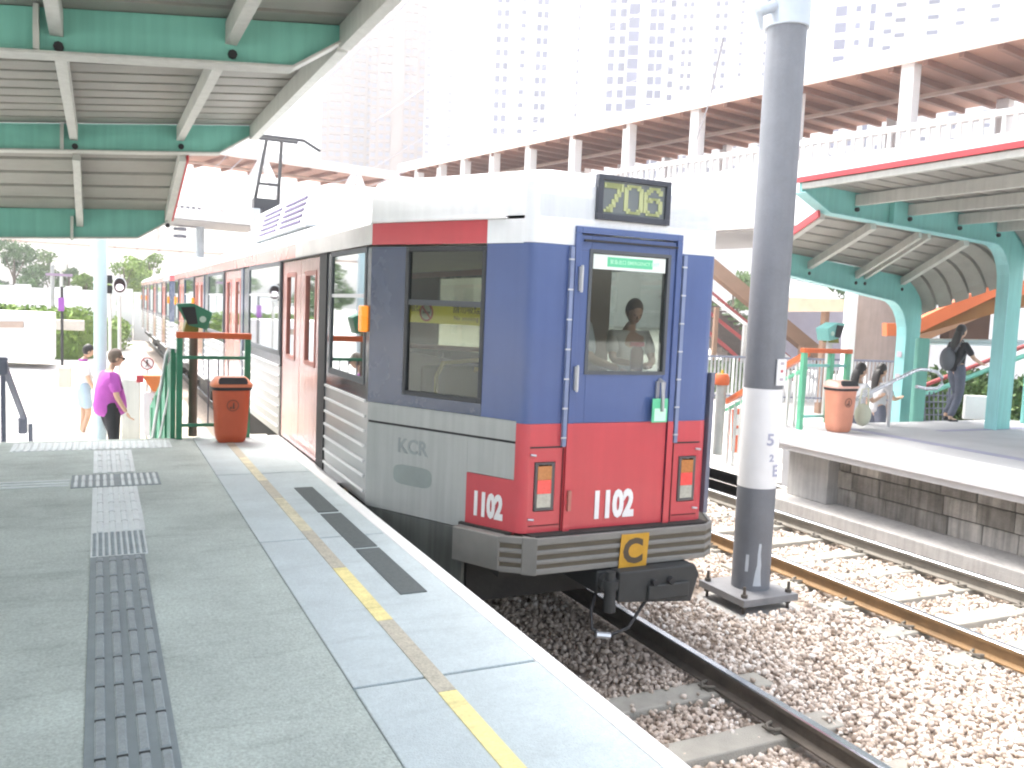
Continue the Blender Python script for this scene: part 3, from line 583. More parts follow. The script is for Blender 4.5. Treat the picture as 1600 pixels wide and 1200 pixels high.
obj('end_panel', wallp(PT2, 0, TL2, .95, 1.71), silver, tram); obj('end_panel', wallp(PT2, 0, TL2, 1.712, 2.9, [(.3, 1.0, 1.82, 2.86)]), bluep, tram); obj('end_panel', wallp(PT2, 0, TL2, 2.902, 3.30), whitet, tram)
# white head fairing: outline lofted upward and inward
def loft(rings, mb=None, cap=True):
    mb = mb or MB(); o = len(mb.v); n = len(rings[0])
    for r_ in rings: mb.v += [tuple(p) for p in r_]
    for i in range(len(rings)-1):
        for k in range(n): mb.f.append((o+i*n+k, o+i*n+(k+1) % n, o+(i+1)*n+(k+1) % n, o+(i+1)*n+k)); mb.mi.append(0)
    if cap: mb.f.append(tuple(o+(len(rings)-1)*n+k for k in range(n))); mb.mi.append(0)
    return mb
def outline(ins, z, yb=7.0):
    cx = 3.235; pts = [(XL, yb), (XL, CY), (2.52, 5.16), (2.545, 5.125), (2.60, 5.10), (4.0, 5.10), (4.055, 5.125), (4.08, 5.16), (XR, CY), (XR, yb)]
    out = []
    for x, y in pts:
        dx = cx-x; k = min(1, ins/abs(dx)) if dx else 0; out.append((x+dx*k, y+(ins*.9 if y < 6.9 else 0), z))
    return out
obj('head_fairing', loft([outline(.0, 3.077, 6.42), outline(0, 3.22, 6.42), outline(.02, 3.30, 6.42), outline(.06, 3.36, 6.42), outline(.14, 3.40, 6.42), outline(.3, 3.425, 6.42)]), whitet, tram, smooth=True)
# destination display: recessed dark box, grey screen, pixel digits
dd = obj('destination_display', wallp(lambda s, o, z: PF_(s, o+.035, z), 3.015, 3.605, 3.085, 3.385, [(3.055, 3.565, 3.125, 3.35)], .05), mat('display_frame', (.04, .045, .06), .4), tram, bevel=.003)
obj('screen', MB().box(3.05, 3.57, 5.085, 5.095, 3.12, 3.355), mat('display_screen', (.14, .16, .165), .4, var=.05), dd)
G = {'7': ['1111', '1111', '0001', '0001', '0011', '0010', '0010', '0110', '0100', '0100', '1100'], '0': ['0111110', '1100011', '1000001', '1000001', '1000001', '1000001', '1000001', '1000001', '1000001', '1100011', '0111110'],
     '6': ['0011110', '0110011', '1100001', '1000000', '1011110', '1110011', '1000001', '1000001', '1000001', '1100011', '0111110']}
G['7'] = ['1111111', '1111111', '0000011', '0000010', '0000110', '0000100', '0001100', '0001000', '0011000', '0110000', '1110000']
yg = mat('flap_yellow', (.36, .385, .21), .6, emit=((.75, .85, .35), .03)); sx0 = 3.075
for ch_ in '706':
    mb = MB(); pw, ph = .0203, .0178
    for r_, row in enumerate(G[ch_]):
        for c_, b_ in enumerate(row):
            if b_ == '1': mb.box(sx0+c_*pw-.006, sx0+(c_+1)*pw+.005, 5.079, 5.084, 3.335-(r_+1)*ph+.001, 3.335-r_*ph)
    obj('digit', mb, yg, dd); sx0 += .16
# rear door
dfr = obj('door_frame', wallp(lambda s, o, z: PF_(s, o+.022, z), 2.87, 3.74, .955, 3.03, [(2.915, 3.695, .90, 2.985)], .06), [bluep], tram, bevel=.004)
door = obj('rear_door', wallp(lambda s, o, z: PF_(s, o+.006, z), 2.918, 3.692, 1.7, 2.975, [(3.0, 3.635, 2.05, 2.87)], .04), bluep, tram, bevel=.003)
obj('door_lower_panel', wallp(lambda s, o, z: PF_(s, o+.006, z), 2.918, 3.692, .96, 1.698, (), .04), redp, door)
for xa, xb in ((2.868, 2.915), (3.695, 3.742)): obj('frame_lower_panel', wallp(lambda s, o, z: PF_(s, o+.024, z), xa, xb, .957, 1.70), redp, dfr)
obj('window_gasket', wallp(lambda s, o, z: PF_(s, o+.014, z), 2.985, 3.65, 2.035, 2.885, [(3.008, 3.627, 2.058, 2.862)], .05), mat('gasket_grey', (.09, .10, .11), .6), door)
tglass = glass('tram_glass', (.72, .75, .72), .09); sglass = glass('tram_side_glass', (.20, .22, .22), .32)
obj('pane', MB().box(3.0, 3.635, 5.105, 5.110, 2.05, 2.87), tglass, door)
obj('drip_rail', MB().box(2.93, 3.69, 5.065, 5.08, 2.93, 2.945), black, door)
ex = obj('window_notice', MB().box(3.02, 3.61, 5.097, 5.101, 2.755, 2.855), mat('notice_white', (.75, .82, .78), .5), door)
obj('green_bar', MB().box(3.13, 3.50, 5.095, 5.0965, 2.775, 2.84), mat('notice_green', (.12, .55, .30), .5), ex)
text('lettering', '緊急出口 EMERGENCY EXIT', mat('notice_pale', (.45, .78, .58), .5), ex, (3.15, 5.0948, 2.797), (1, 0, 0), (0, 0, 1), .033, .0003, .0003)
for z in (2.60, 1.93): obj('hinge', MB().box(2.895, 2.925, 5.055, 5.075, z, z+.16).tube([(2.91, 5.05, z-.01), (2.91, 5.05, z+.17)], .009, 8), steel, door)
obj('hinge', MB().box(2.888, 2.912, 5.055, 5.08, 1.10, 1.24), mat('faded_red_hinge', (.42, .16, .13), .5), door)
hd = obj('handle', MB().tube([(3.61, 5.09, 2.00), (3.61, 5.04, 1.985), (3.61, 5.04, 1.78)], .016, 10).box(3.575, 3.60, 5.07, 5.09, 1.80, 1.99), steel, door, smooth=True)
cdn = obj('hanging_card', MB().box(3.53, 3.66, 5.045, 5.052, 1.70, 1.87), MATS['notice_green'], door); obj('card_face', MB().box(3.548, 3.645, 5.042, 5.0445, 1.71, 1.80), mat('card_mint', (.55, .85, .68), .5), cdn)
for x in (2.845, 3.765):
    s_ = obj('edge_strip', MB().box(x-.014, x+.014, 5.07, 5.0985, 1.545, 2.89), mat('strip_blue_grey', (.20, .25, .40), .4), tram)
    for z in np.arange(1.6, 2.85, .2): obj('bolt', MB().box(x-.03, x+.012, 5.064, 5.0695, z, z+.010), steel, s_)
for x0, x1 in ((2.60, 2.845), (3.775, 4.0)):
    obj('hatch_seam', MB().box(x0, x1, 5.094, 5.0985, 1.535, 1.545), black, tram)
    obj('hatch_seam', MB().box(x0+.01, x1, 5.094, 5.0985, 1.0, 1.007), mat('dark_red_seam', (.10, .01, .012), .6), tram)
    for z in (1.05, 1.49): xx = x0+.02 if x0 < 3 else x1-.02; obj('latch', MB().tube([(xx-.02, 5.085, z+.003), (xx+.022, 5.085, z-.003)], .008, 8), steel, tram)
obj('hatch_seam', MB().box(2.85, 2.857, 5.094, 5.0985, .96, 1.535), MATS['dark_red_seam'], tram); obj('hatch_seam', MB().box(3.765, 3.772, 5.094, 5.0985, .96, 1.535), MATS['dark_red_seam'], tram)
for x in (2.645, 3.825):
    tl_ = obj('tail_light', wallp(lambda s, o, z: PF_(s, o+.008, z), x, x+.15, 1.105, 1.435, [(x+.025, x+.125, 1.125, 1.42)], .05), mat('lamp_housing', (.10, .09, .09), .5), tram, bevel=.003)
    for nm, z, c_ in (('orange_lens', 1.33, (.50, .20, .06)), ('red_lens', 1.235, (.85, .08, .07)), ('clear_lens', 1.14, (.42, .42, .36))):
        obj(nm, MB().box(x+.02, x+.125, 5.09, 5.115, z-.012, z+.082), mat('lens_'+nm, c_, .15, var=.15, scale=60, coat=.5), tl_)
text('fleet_number', '1102', whitep, tram, (3.095, 5.089, 1.035), (1, 0, 0), (0, 0, 1), .255, .002, .0135, sx=.68)
q = PT(1.045, .004, 1.03); text('fleet_number', '1102', whitep, tram, q, TD, Z_, .22, .002, .012, sx=.60)
q = PT(.32, .002, 1.37); text('faded_lettering', 'KCR', mat('faded_grey', (.30, .33, .33), .5), tram, q, TD, Z_, .15, .0008, .004, sx=1.0)
ov = MB(); pts = []
for k in range(24):
    a = 2*math.pi*k/24; c_, s_ = math.cos(a), math.sin(a); pts.append(PT(.475+.19*math.copysign(abs(c_)**.45, c_), .0008, 1.205+.075*math.copysign(abs(s_)**.6, s_)))
obj('faded_patch', ov.prism(pts, TN*.001), mat('faded_patch_grey', (.27, .31, .30), .5), tram)
obj('corner_strip', MB().box(4.085, 4.12, 5.11, 5.17, 1.0, 2.05), greysteel, tram)
# bumper
bmp = mat('bumper_grey', (.20, .195, .18), .5, var=.12, scale=5); bmd = mat('bumper_groove', (.10, .085, .06), .7)
def bpath(o):
    a = PT(.955, .10+o, 0); b = PT(1.36, .10+o, 0)
    return [a, b, Vector((2.545-o*.5, 5.05-o, 0)), Vector((2.63, 4.985-o, 0)), Vector((4.02, 4.985-o, 0)), Vector((4.13+o*.5, 5.06-o*.6, 0)), Vector((4.45+o, 5.65, 0))]
def bstrip(o, z0, z1, i0=0, i1=7, th=.10):
    A_, B_ = bpath(o)[i0:i1], bpath(o-th)[i0:i1]; return MB().prism([p+Z_*z0 for p in A_]+[p+Z_*z0 for p in B_[::-1]], (0, 0, z1-z0))
bp = obj('bumper', bstrip(-.012, .70, .935, 1), bmd, tram)
for z0, z1 in ((.895, .945), (.83, .862), (.765, .797), (.695, .735)): obj('rib', bstrip(0, z0, z1, 1, 7, .03), bmp, bp, bevel=.008)
obj('bumper_end', bstrip(.002, .70, .94, 0, 2), bmp, tram, bevel=.01)
for i0, i1 in ((2, 4), (4, 7)): obj('bumper_corner', bstrip(.004, .69, .948, i0 if i0 == 2 else 5, i1, .04), bmp, bp, bevel=.008)
cp = obj('letter_plate', MB().prism([(3.27, 4.975, .69), (3.50, 4.975, .69), (3.515, 4.975, .925), (3.285, 4.975, .925)], (0, .006, 0)), mat('plate_yellow', (.52, .28, .02), .5, var=.08, scale=20), tram)
text('letter', 'C', mat('plate_ink', (.07, .05, .03), .6), cp, (3.30, 4.9745, .725), (1, 0, 0), (0, 0, 1), .235, .0008, .010)
obj('valance', MB().box(2.6, 4.05, 5.02, 5.3, .935, .956).prism([PT(.95, .03, .935), PT(TL, .03, .935), PT(TL, -.3, .935), PT(.95, -.3, .935)], (0, 0, .02)), darkm, tram)
obj('skirt', wallp(PT, 0, .97, .42, .905, (), .03), mat('skirt_grey', (.13, .14, .13), .6, streak=.3), tram)
# coupler and underframe
cpl = MB(); cpl.box(3.10, 3.22, 4.98, 5.6, .52, .68).tube([(3.16, 4.9, .6), (3.3, 5.6, .6)], .07, 12).prism([(3.22, 4.88, .48), (3.84, 4.88, .42), (3.90, 4.88, .62), (3.86, 4.88, .69), (3.22, 4.88, .69)], (0, .24, 0)).box(3.45, 3.80, 4.855, 4.88, .47, .58)
co = obj('coupler', cpl, mat('coupler_iron', (.03, .032, .032), .6, var=.25, scale=8), tram, bevel=.01)
obj('coupler_eye', MB().tube([(3.50, 4.88, .60), (3.50, 4.84, .60)], .022, 12).tube([(3.64, 4.88, .60), (3.64, 4.842, .60)], [.03, .03], 4), black, co)
obj('coupler_rod', MB().tube([(3.16, 4.90, .70), (3.16, 4.90, .42)], [.035, .045], 12).tube([(3.16, 4.90, .64), (3.16, 4.90, .58)], .058, 12), MATS['coupler_iron'], co, smooth=True)
obj('air_hose', MB().tube([(3.2, 5.1, .6), (3.05, 4.95, .42), (3.02, 4.88, .32), (3.12, 4.84, .27), (3.3, 4.86, .30), (3.5, 4.95, .45)], .012, 8), black, co, smooth=True)
obj('hose_end', MB().tube([(3.04, 4.86, .285), (3.14, 4.84, .27)], .024, 8), steel, co)
uf = MB().box(2.0, 4.5, 6.5, 25.0, .62, .94).box(2.5, 4.1, 5.3, 6.5, .60, .94).box(2.2, 4.3, 12, 17, .3, .62).box(2.45, 4.2, 5.75, 6.5, .28, .60).box(2.05, 4.4, 6.5, 7.0, .25, .62); obj('underframe', uf, darkm, tram)
for yc in (8.0, 21.0):
    bg_ = obj('bogie', MB().box(2.2, 2.36, yc-1.2, yc+1.2, .25, .6).box(4.06, 4.22, yc-1.2, yc+1.2, .25, .6).box(2.3, 4.1, yc-.2, yc+.2, .3, .6), darkm, tram)
    for dy in (-.9, .9):
        obj('wheel', MB().tube([(2.42, yc+dy, .33), (2.54, yc+dy, .33)], .33, 28).tube([(3.9, yc+dy, .33), (4.02, yc+dy, .33)], .33, 28).tube([(2.5, yc+dy, .33), (3.95, yc+dy, .33)], .06, 10), darkm, bg_)
# long side: doors and windows
YE = 25.3
doors_ = [(8.02, 9.95), (12.95, 14.9), (18.0, 19.9), (22.3, 24.0)]
wins = [(6.52, 7.60), (10.02, 12.25), (15.0, 17.15), (20.0, 22.2), (24.1, 25.1)]
dpk = mat('door_red', (.60, .31, .28), .22, var=.1, scale=1, coat=.6, streak=.12); stain = mat('side_stainless', (.42, .43, .435), .3, metal=.35, var=.12, scale=2.5); rib = mat('rib_bright', (.80, .81, .82), .3, var=.05)
hol = [(a, b, 1.86, 2.87) for a, b in wins]+[(a, b, .9, 2.895) for a, b in doors_]
segs = [(CY, doors_[0][0])]+[(doors_[i][1], doors_[i+1][0]) for i in range(3)]+[(doors_[3][1], YE)]
for a, b in segs: obj('side_body', wallp(PS, a, b, .92, 1.71), stain, tram)
wbm = mat('window_band_dark', (.05, .06, .075), .15, var=.1)
for a, b in segs: obj('window_band', wallp(lambda s, o, z: PS(s, o+.002, z), a, b, 1.712, 2.88, hol), wbm, tram)
obj('cantrail', wallp(PS, CY, 9.2, 2.902, 3.05), mat('cantrail_silver', (.60, .58, .58), .2, metal=.1, var=.25, scale=.8), tram); obj('cantrail', wallp(PS, 9.202, YE, 2.902, 3.05), mat('cantrail_red', (.60, .24, .22), .25, var=.15, scale=.7, coat=.6), tram)
obj('side_body', wallp(PR, CY, YE, .92, 1.71), stain, tram); obj('window_band', wallp(PR, CY, YE, 1.712, 2.90, [(a, b, 1.86, 2.87) for a, b in wins]), MATS['window_band_dark'], tram); obj('cantrail', wallp(PR, CY, YE, 2.902, 3.05), redp, tram)
for z in np.arange(1.0, 1.72, .1165):
    for a, b in segs: obj('side_rib', MB().box(XL-.016, XL-.0005, a+.05, b-(.28 if b < 25 else .02), z, z+.022), rib, tram, bevel=.004)
for i, (a, b) in enumerate(wins):
    f_ = obj('side_window', wallp(lambda s, o, z: PS(s, o+.008, z), a-.03, b+.03, 1.83, 2.89, [(a+.02, b-.02, 1.88, 2.85)], .03), MATS['gasket_grey'], tram)
    obj('pane', MB().box(XL+.005, XL+.010, a, b, 1.86, 2.87), sglass, f_); obj('transom', MB().box(XL-.004, XL+.02, a, b, 2.50, 2.53), steel, f_)
    obj('pane', MB().box(XR-.010, XR-.005, a, b, 1.86, 2.87), tglass, f_)
for i, (a, b) in enumerate(doors_):
    m_ = (a+b)/2
    for s0, s1 in ((a+.02, m_-.006), (m_+.006, b-.02)):
        wy0, wy1 = s0+.26, s1-.26
        d_ = obj('door', wallp(lambda s, o, z: PS(s, o-.015, z), s0, s1, .93, 2.88, [(wy0, wy1, 1.86, 2.72)], .04), dpk, tram, bevel=.004)
        obj('window_frame', wallp(lambda s, o, z: PS(s, o-.008, z), wy0-.035, wy1+.035, 1.825, 2.755, [(wy0+.01, wy1-.01, 1.87, 2.71)], .03), mat('door_window_frame', (.42, .15, .12), .4), d_)
        obj('pane', MB().box(XL+.03, XL+.035, wy0, wy1, 1.86, 2.72), sglass, d_)
    obj('door_gasket', MB().box(XL-.012, XL+.03, a-.26 if i == 0 else a-.2, a+.015, .93, 2.9), black if i == 0 else dkblue, tram)
    obj('door_track', MB().box(XL-.02, XL+.02, a-.3, b, 2.885, 2.90), black, tram)
    obj('door_step', MB().box(XL-.055, XL, a-.85, b, .90, .925), steel, tram)
obj('step_bracket', MB().box(XL-.05, XL+.02, 6.95, 7.05, .70, .905), railrust, tram)
om = mat('marker_orange', (.80, .24, .02), .25, var=.05, emit=((1, .3, .02), .15))
for y_, z_ in ((6.47, 2.34), (24.6, 2.34), (20.0-.1, 2.34)):
    obj('marker_light', MB().box(XL-.055, XL, y_-.05, y_+.05, z_-.10, z_+.10), om, tram, bevel=.012)
# roof
def rs(y, z0=3.052): return [(XL, y, z0), (XL+.03, y, 3.12), (XL+.14, y, 3.22), (XL+.34, y, 3.30), (XL+.7, y, 3.34), (XR-.7, y, 3.34), (XR-.34, y, 3.30), (XR-.14, y, 3.22), (XR-.03, y, 3.12), (XR, y, z0)]
mb = loft([rs(6.45), rs(YE)], None, False); mb.f.append(tuple(range(10))); mb.mi.append(0); mb.f.append(tuple(range(10, 20))); mb.mi.append(0); obj('roof', mb, whitet, tram, smooth=True)
pod = MB(); y0, y1 = 9.6, 13.4
pod.prism([(2.0, y0, 3.28), (2.12, y0, 3.70), (2.3, y0, 3.76), (4.1, y0, 3.76), (4.3, y0, 3.70), (4.42, y0, 3.28)], (0, y1-y0, 0)); pd = obj('roof_pod', pod, whitet, tram, bevel=.02)
for g0 in (9.8, 11.3):
    for k in range(5):
        z = 3.34+k*.068; x = 2.0+(z-3.28)*.2857; obj('louvre', MB().bar((x-.008, g0, z), (x-.008, g0+1.2, z), .02, .026), mat('louvre_violet_grey', (.16, .13, .24), .6), pd)
obj('roof_pod', MB().prism([(2.2, 14.6, 3.3), (2.3, 14.6, 3.6), (4.1, 14.6, 3.6), (4.2, 14.6, 3.3)], (0, 2.6, 0)), whitet, tram, bevel=.02)
obj('roof_pod', MB().box(3.55, 3.85, 6.9, 7.3, 3.34, 3.46), whitet, tram, bevel=.05)
# pantograph
pa = mat('pantograph_grey', (.05, .05, .055), .5, var=.15); pt_ = MB(); yp = 18.9
pt_.tube([(2.7, yp-.9, 3.6), (3.25, yp+.5, 4.55)], .05, 8).tube([(3.75, yp-.9, 3.6), (3.25, yp+.5, 4.55)], .05, 8).tube([(3.0, yp+.5, 4.5), (3.1, yp-.35, 5.75)], .035, 8).tube([(3.5, yp+.5, 4.5), (3.4, yp-.35, 5.75)], .035, 8).box(2.95, 3.45, yp+.2, yp+.5, 4.3, 4.6).box(2.75, 3.7, yp-1, yp-.6, 3.35, 3.85).bar((3.05, yp+.2, 4.9), (3.45, yp+.2, 4.9), .05, .05)
po = obj('pantograph', pt_, pa, tram); obj('collector_head', MB().tube([(2.35, yp-.35, 5.68), (2.6, yp-.35, 5.8), (3.85, yp-.35, 5.8), (4.2, yp-.35, 5.62)], .035, 8).tube([(2.6, yp-.0, 5.8), (3.8, yp-.0, 5.8)], .03, 8), pa, po)
obj('insulator', MB().box(2.8, 2.95, yp-.6, yp-.4, 3.85, 4.3), steel, po)
# interior
inn = mat('interior_grey', (.55, .53, .48), .7); yel = mat('grab_pole_yellow', (.70, .55, .06), .35)
FL = [(XL+.05, 25), (XL+.05, 6.42), (2.60, 5.20), (4.0, 5.20), (XR-.05, 6.42), (XR-.05, 25)]
obj('floor', MB().prism([(x, y, .95) for x, y in FL], (0, 0, .02)), inn, tram); obj('ceiling', MB().prism([(x, y, 2.98) for x, y in FL], (0, 0, .05)), mat('interior_ceiling', (.70, .68, .62), .7), tram)
obj('inner_ledge', MB().box(2.75, 3.95, 5.16, 5.42, 1.97, 2.03).box(2.8, 3.9, 5.3, 5.4, .97, 1.97), mat('ledge_dark', (.10, .11, .11), .6), tram)
obj('cab_partition', MB().box(4.3, XR-.05, 7.35, 7.39, .97, 2.95).box(XL+.04, 2.3, 7.35, 7.39, .97, 2.95), mat('partition_tan', (.33, .25, .20), .7, var=.1), tram)
obj('window_transom', wallp(lambda s, o, z: PT(s, o-.0, z), .37, 1.07, 2.46, 2.50), MATS['gasket_grey'], tram)
tw_ = obj('rear_side_window', wallp(lambda s, o, z: PT(s, o+.006, z), .35, 1.09, 1.80, 2.88, [(.385, 1.055, 1.835, 2.845)], .04), mat('gasket_black', (.03, .035, .04), .4), tram, bevel=.004)
obj('pane', wallp(lambda s, o, z: PT(s, o-.012, z), .37, 1.07, 1.82, 2.86, (), .004), glass('cab_glass', (.60, .62, .54), .045), tw_)
ban = obj('no_smoking_banner', wallp(lambda s, o, z: PT(s, o-.022, z), .375, 1.065, 2.335, 2.485, (), .003), mat('banner_yellow_glow', (.80, .72, .04), .5, var=.08, emit=((.8, .7, .05), .05)), tw_)  # faint glow added so the unlit banner shows behind the pane
ink = mat('banner_ink', (.06, .05, .03), .6)
text('lettering', '請勿吸煙', ink, ban, PT(.79, -.0218, 2.42), TD, Z_, .062, .0004, .0008); text('lettering', 'No smoking', ink, ban, PT(.80, -.0218, 2.365), TD, Z_, .045, .0004, .0004)
text('lettering', '吸煙', ink, ban, PT(.385, -.0218, 2.42), TD, Z_, .055, .0004, .0008)
def disc(c, r0, r1, P, n=24):
    mb = MB()
    for k in range(n):
        a0, a1 = 2*math.pi*k/n, 2*math.pi*(k+1)/n
        mb.prism([P(c[0]+r*math.cos(a), 0, c[1]+r*math.sin(a)) for r, a in ((r0, a0), (r1, a0), (r1, a1), (r0, a1))], P(0, .0012, 0)-P(0, 0, 0))
    return mb
PB = lambda s, o, z: PT(s, o-.0215, z)
obj('sign_disc', disc((.545, 2.41), .0, .055, PB), mat('sign_white_face', (.65, .65, .60), .5), ban); rg = disc((.545, 2.41), .052, .066, lambda s, o, z: PT(s, o-.0200, z)); rg.bar(PT(.505, -.019, 2.45), PT(.585, -.019, 2.37), .003, .014, up=Z_); obj('sign_ring', rg, mat('sign_red', (.55, .04, .04), .5), ban)
obj('sign_mark', MB().bar(PT(.51, -.0195, 2.41), PT(.58, -.0195, 2.41), .002, .014).bar(PT(.583, -.0195, 2.42), PT(.583, -.0195, 2.45), .002, .006, up=X_), ink, ban)
gp = MB()
for pts in ([(2.35, 6.25, .97), (2.35, 6.25, 1.92), (2.42, 6.3, 2.02), (2.9, 6.6, 2.03)], [(2.15, 6.5, .97), (2.15, 6.5, 2.9)], [(2.6, 6.1, 1.99), (3.1, 5.9, 1.93)]): gp.tube(pts, .018, 8)
obj('grab_pole', gp, yel, tram, smooth=True); obj('grab_pole', MB().tube([(3.27, 6.0, .97), (3.27, 6.0, 2.95)], .022, 8), mat('pole_cream', (.62, .62, .52), .35), tram, smooth=True)
obj('guard_rail', MB().tube([(2.1, 6.9, 2.13), (3.2, 6.6, 2.10)], .02, 8), mat('rail_dull_red', (.32, .07, .07), .4), tram)
obj('seat', MB().box(2.5, 3.1, 6.55, 7.0, .97, 1.45).box(2.5, 3.1, 6.98, 7.06, 1.45, 1.95), mat('seat_green_grey', (.14, .16, .10), .6), tram, bevel=.03)
obj('fire_bottle', MB().lathe((3.585, 5.36, 2.03), [(.05, 0), (.05, .16), (.035, .19), (.03, .2)], 16), mat('bottle_dark_red', (.13, .02, .02), .3), tram, smooth=True); obj('bottle_cap', MB().lathe((3.585, 5.36, 2.225), [(.001, 0), (.055, 0), (.055, .03), (.001, .032)], 16), mat('cap_pink_red', (.75, .10, .12), .3), tram)
car2 = copy_tree(tram, None, (0, 20.75, 0)); car2['label'] = 'second red and silver tram car coupled ahead, far end of the train'
for c in list(car2.children_recursive):
    if c.name.split('.')[0] in ('digit', 'fleet_number', 'letter', 'letter_plate', 'no_smoking_banner', 'lettering', 'sign_disc', 'sign_ring', 'sign_mark', 'hanging_card', 'card_face', 'window_notice', 'green_bar', 'pantograph', 'collector_head', 'insulator', 'grab_pole', 'seat', 'fire_bottle', 'bottle_cap', 'guard_rail'):
        bpy.data.objects.remove(c)
# ------------------------------------------------------------------ people
def skin(pts, edges, rad, sub=2, root=0):
    me = bpy.data.meshes.new('s'); me.from_pydata([tuple(p) for p in pts], edges, []); o = bpy.data.objects.new('s', me); COL.objects.link(o)
    o.modifiers.new('k', 'SKIN').use_smooth_shade = True; sm = o.modifiers.new('d', 'SUBSURF'); sm.levels = sub; sm.render_levels = sub
    for i, r_ in enumerate(rad): me.skin_vertices[0].data[i].radius = r_ if isinstance(r_, tuple) else (r_, r_)
    me.skin_vertices[0].data[root].use_root = True
    bpy.context.view_layer.update(); e = bpy.data.meshes.new_from_object(o.evaluated_get(bpy.context.evaluated_depsgraph_get()))
    bpy.data.objects.remove(o); return e
def mesh_to_mb(me, mb, mi=0):
    mb.add([v.co.copy() for v in me.vertices], [tuple(p.vertices) for p in me.polygons], mi); bpy.data.meshes.remove(me)
skinm = mat('skin', (.52, .33, .23), .55, var=.04); eye = mat('eye_dark', (.03, .02, .02), .3); lip = mat('lip', (.40, .17, .14), .5)
BASE = dict(pel=(0, 0, .93), sp=(0, .0, 1.10), ch=(0, .0, 1.28), nk=(0, -.01, 1.44), hb=(0, .01, 1.52), shL=(-.17, -.01, 1.37), elL=(-.22, -.03, 1.10), wrL=(-.22, .06, .88), shR=(.17, -.01, 1.37), elR=(.22, -.03, 1.10), wrR=(.22, .06, .88),
            hpL=(-.09, 0, .90), knL=(-.10, .02, .49), anL=(-.10, -.02, .08), toL=(-.10, .14, .03), hpR=(.09, 0, .90), knR=(.10, .02, .49), anR=(.10, -.02, .08), toR=(.10, .14, .03))
def person(label, loc, face, scale, pose, top, bottom, hair, hairlen, sleeve=.45, legs='long', loose=1.0, group=None, stout=1.0, hideleg=False, glasses=False, extra=None, bare=True):
    t = thing('person', label, 'person', loc, group); J = {k: Vector(v) for k, v in {**BASE, **pose}.items() if k not in ('nod', 'turn', 'head')}
    fw = R(face); rot = Matrix.Rotation(-fw, 3, 'Z')                      # face: compass angle of the look, 0 = +Y, 90 = +X
    W = lambda p: Vector(loc)+rot @ (Vector(p)*scale)
    body = MB(); ks = list(J); ix = {k: i for i, k in enumerate(ks)}
    ed = [('pel', 'sp'), ('sp', 'ch'), ('ch', 'nk'), ('nk', 'hb'), ('ch', 'shL'), ('shL', 'elL'), ('elL', 'wrL'), ('ch', 'shR'), ('shR', 'elR'), ('elR', 'wrR'), ('pel', 'hpL'), ('hpL', 'knL'), ('knL', 'anL'), ('anL', 'toL'), ('pel', 'hpR'), ('hpR', 'knR'), ('knR', 'anR'), ('anR', 'toR')]
    st = stout
    J['pel'] = J['pel']+Vector((0, 0, .05))
    rd = dict(pel=(.13*st, .10*st), sp=(.115*st, .085*st), ch=(.14*st, .10*st), nk=.05, hb=.05, shL=.052, elL=.038, wrL=.026, shR=.052, elR=.038, wrR=.026, hpL=.085, knL=.055, anL=.036, toL=.032, hpR=.085, knR=.055, anR=.036, toR=.032)
    mesh_to_mb(skin([W(J[k]) for k in ks], [(ix[a], ix[b]) for a, b in ed], [tuple(v*scale for v in rd[k]) if isinstance(rd[k], tuple) else rd[k]*scale for k in ks]), body)
    for s in 'LR':                                                        # hands: palm and five fingers, gently curled
        wr, el = J['wr'+s], J['el'+s]; d = (wr-el).normalized(); sg = -1 if s == 'L' else 1
        side = d.cross(Vector((0, 1, 0)) if abs(d.y) < .8 else Vector((0, 0, 1))).normalized(); nrm = side.cross(d).normalized()
        pts = [wr, wr+d*.045, wr+d*.085]; e = [(0, 1), (1, 2)]; r_ = [.024, (.034, .018), (.036, .016)]
        mesh_to_mb(skin([W(p) for p in pts], e, [tuple(v*scale for v in q) if isinstance(q, tuple) else q*scale for q in r_], 1), body)
        for k, ln in enumerate((.068, .078, .074, .058)):
            b = wr+d*.08+side*(k-1.5)*.019; c = b+d*ln*.5+nrm*.012*(1+.2*k); f = b+d*ln*.85+nrm*.035
            mesh_to_mb(skin([W(p) for p in (b, c, f)], [(0, 1), (1, 2)], [.0095*scale, .0085*scale, .007*scale], 1), body)
        b = wr+d*.03-side*.025; mesh_to_mb(skin([W(p) for p in (b, b+d*.03-side*.025+nrm*.01, b+d*.06-side*.03+nrm*.02)], [(0, 1), (1, 2)], [.013*scale, .011*scale, .008*scale], 1), body)
    hb = J['hb']; hc = hb+Vector((0, .025, .085)); hx = Vector(pose.get('head', (0, 0, 0))) if 'head' in pose else Vector((0, 0, 0))
    head = MB(); head.ell((0, 0, 0), (.072, .092, .112), 20, 14)
    for i, v in enumerate(head.v):                                        # jaw and cheeks
        x, y, z = v; k = max(0, -z/.112); head.v[i] = (x*(1-.28*k), y*(1-.12*k)+.012*k, z)
    head.ell((0, .094, -.012), (.013, .02, .022), 8, 6); head.ell((-.072, -.005, -.01), (.01, .02, .03), 8, 6); head.ell((.072, -.005, -.01), (.01, .02, .03), 8, 6)
    head.ell((-.028, .082, .012), (.012, .008, .007), 8, 5, 1); head.ell((.028, .082, .012), (.012, .008, .007), 8, 5, 1); head.ell((0, .086, -.052), (.022, .008, .006), 8, 5, 2)
    hr = Matrix.Rotation(R(pose.get('nod', 0)), 3, 'X'); hy = Matrix.Rotation(-R(pose.get('turn', 0)), 3, 'Z')
    HW = lambda p: W(hc+hy @ (hr @ Vector(p)))
    for f, m_ in zip(head.f, head.mi): pass
    body.add([HW(p) for p in head.v], head.f, [0][0]); body.mi[-len(head.f):] = head.mi
    obj('body', body, [skinm, eye, lip], t, smooth=True)
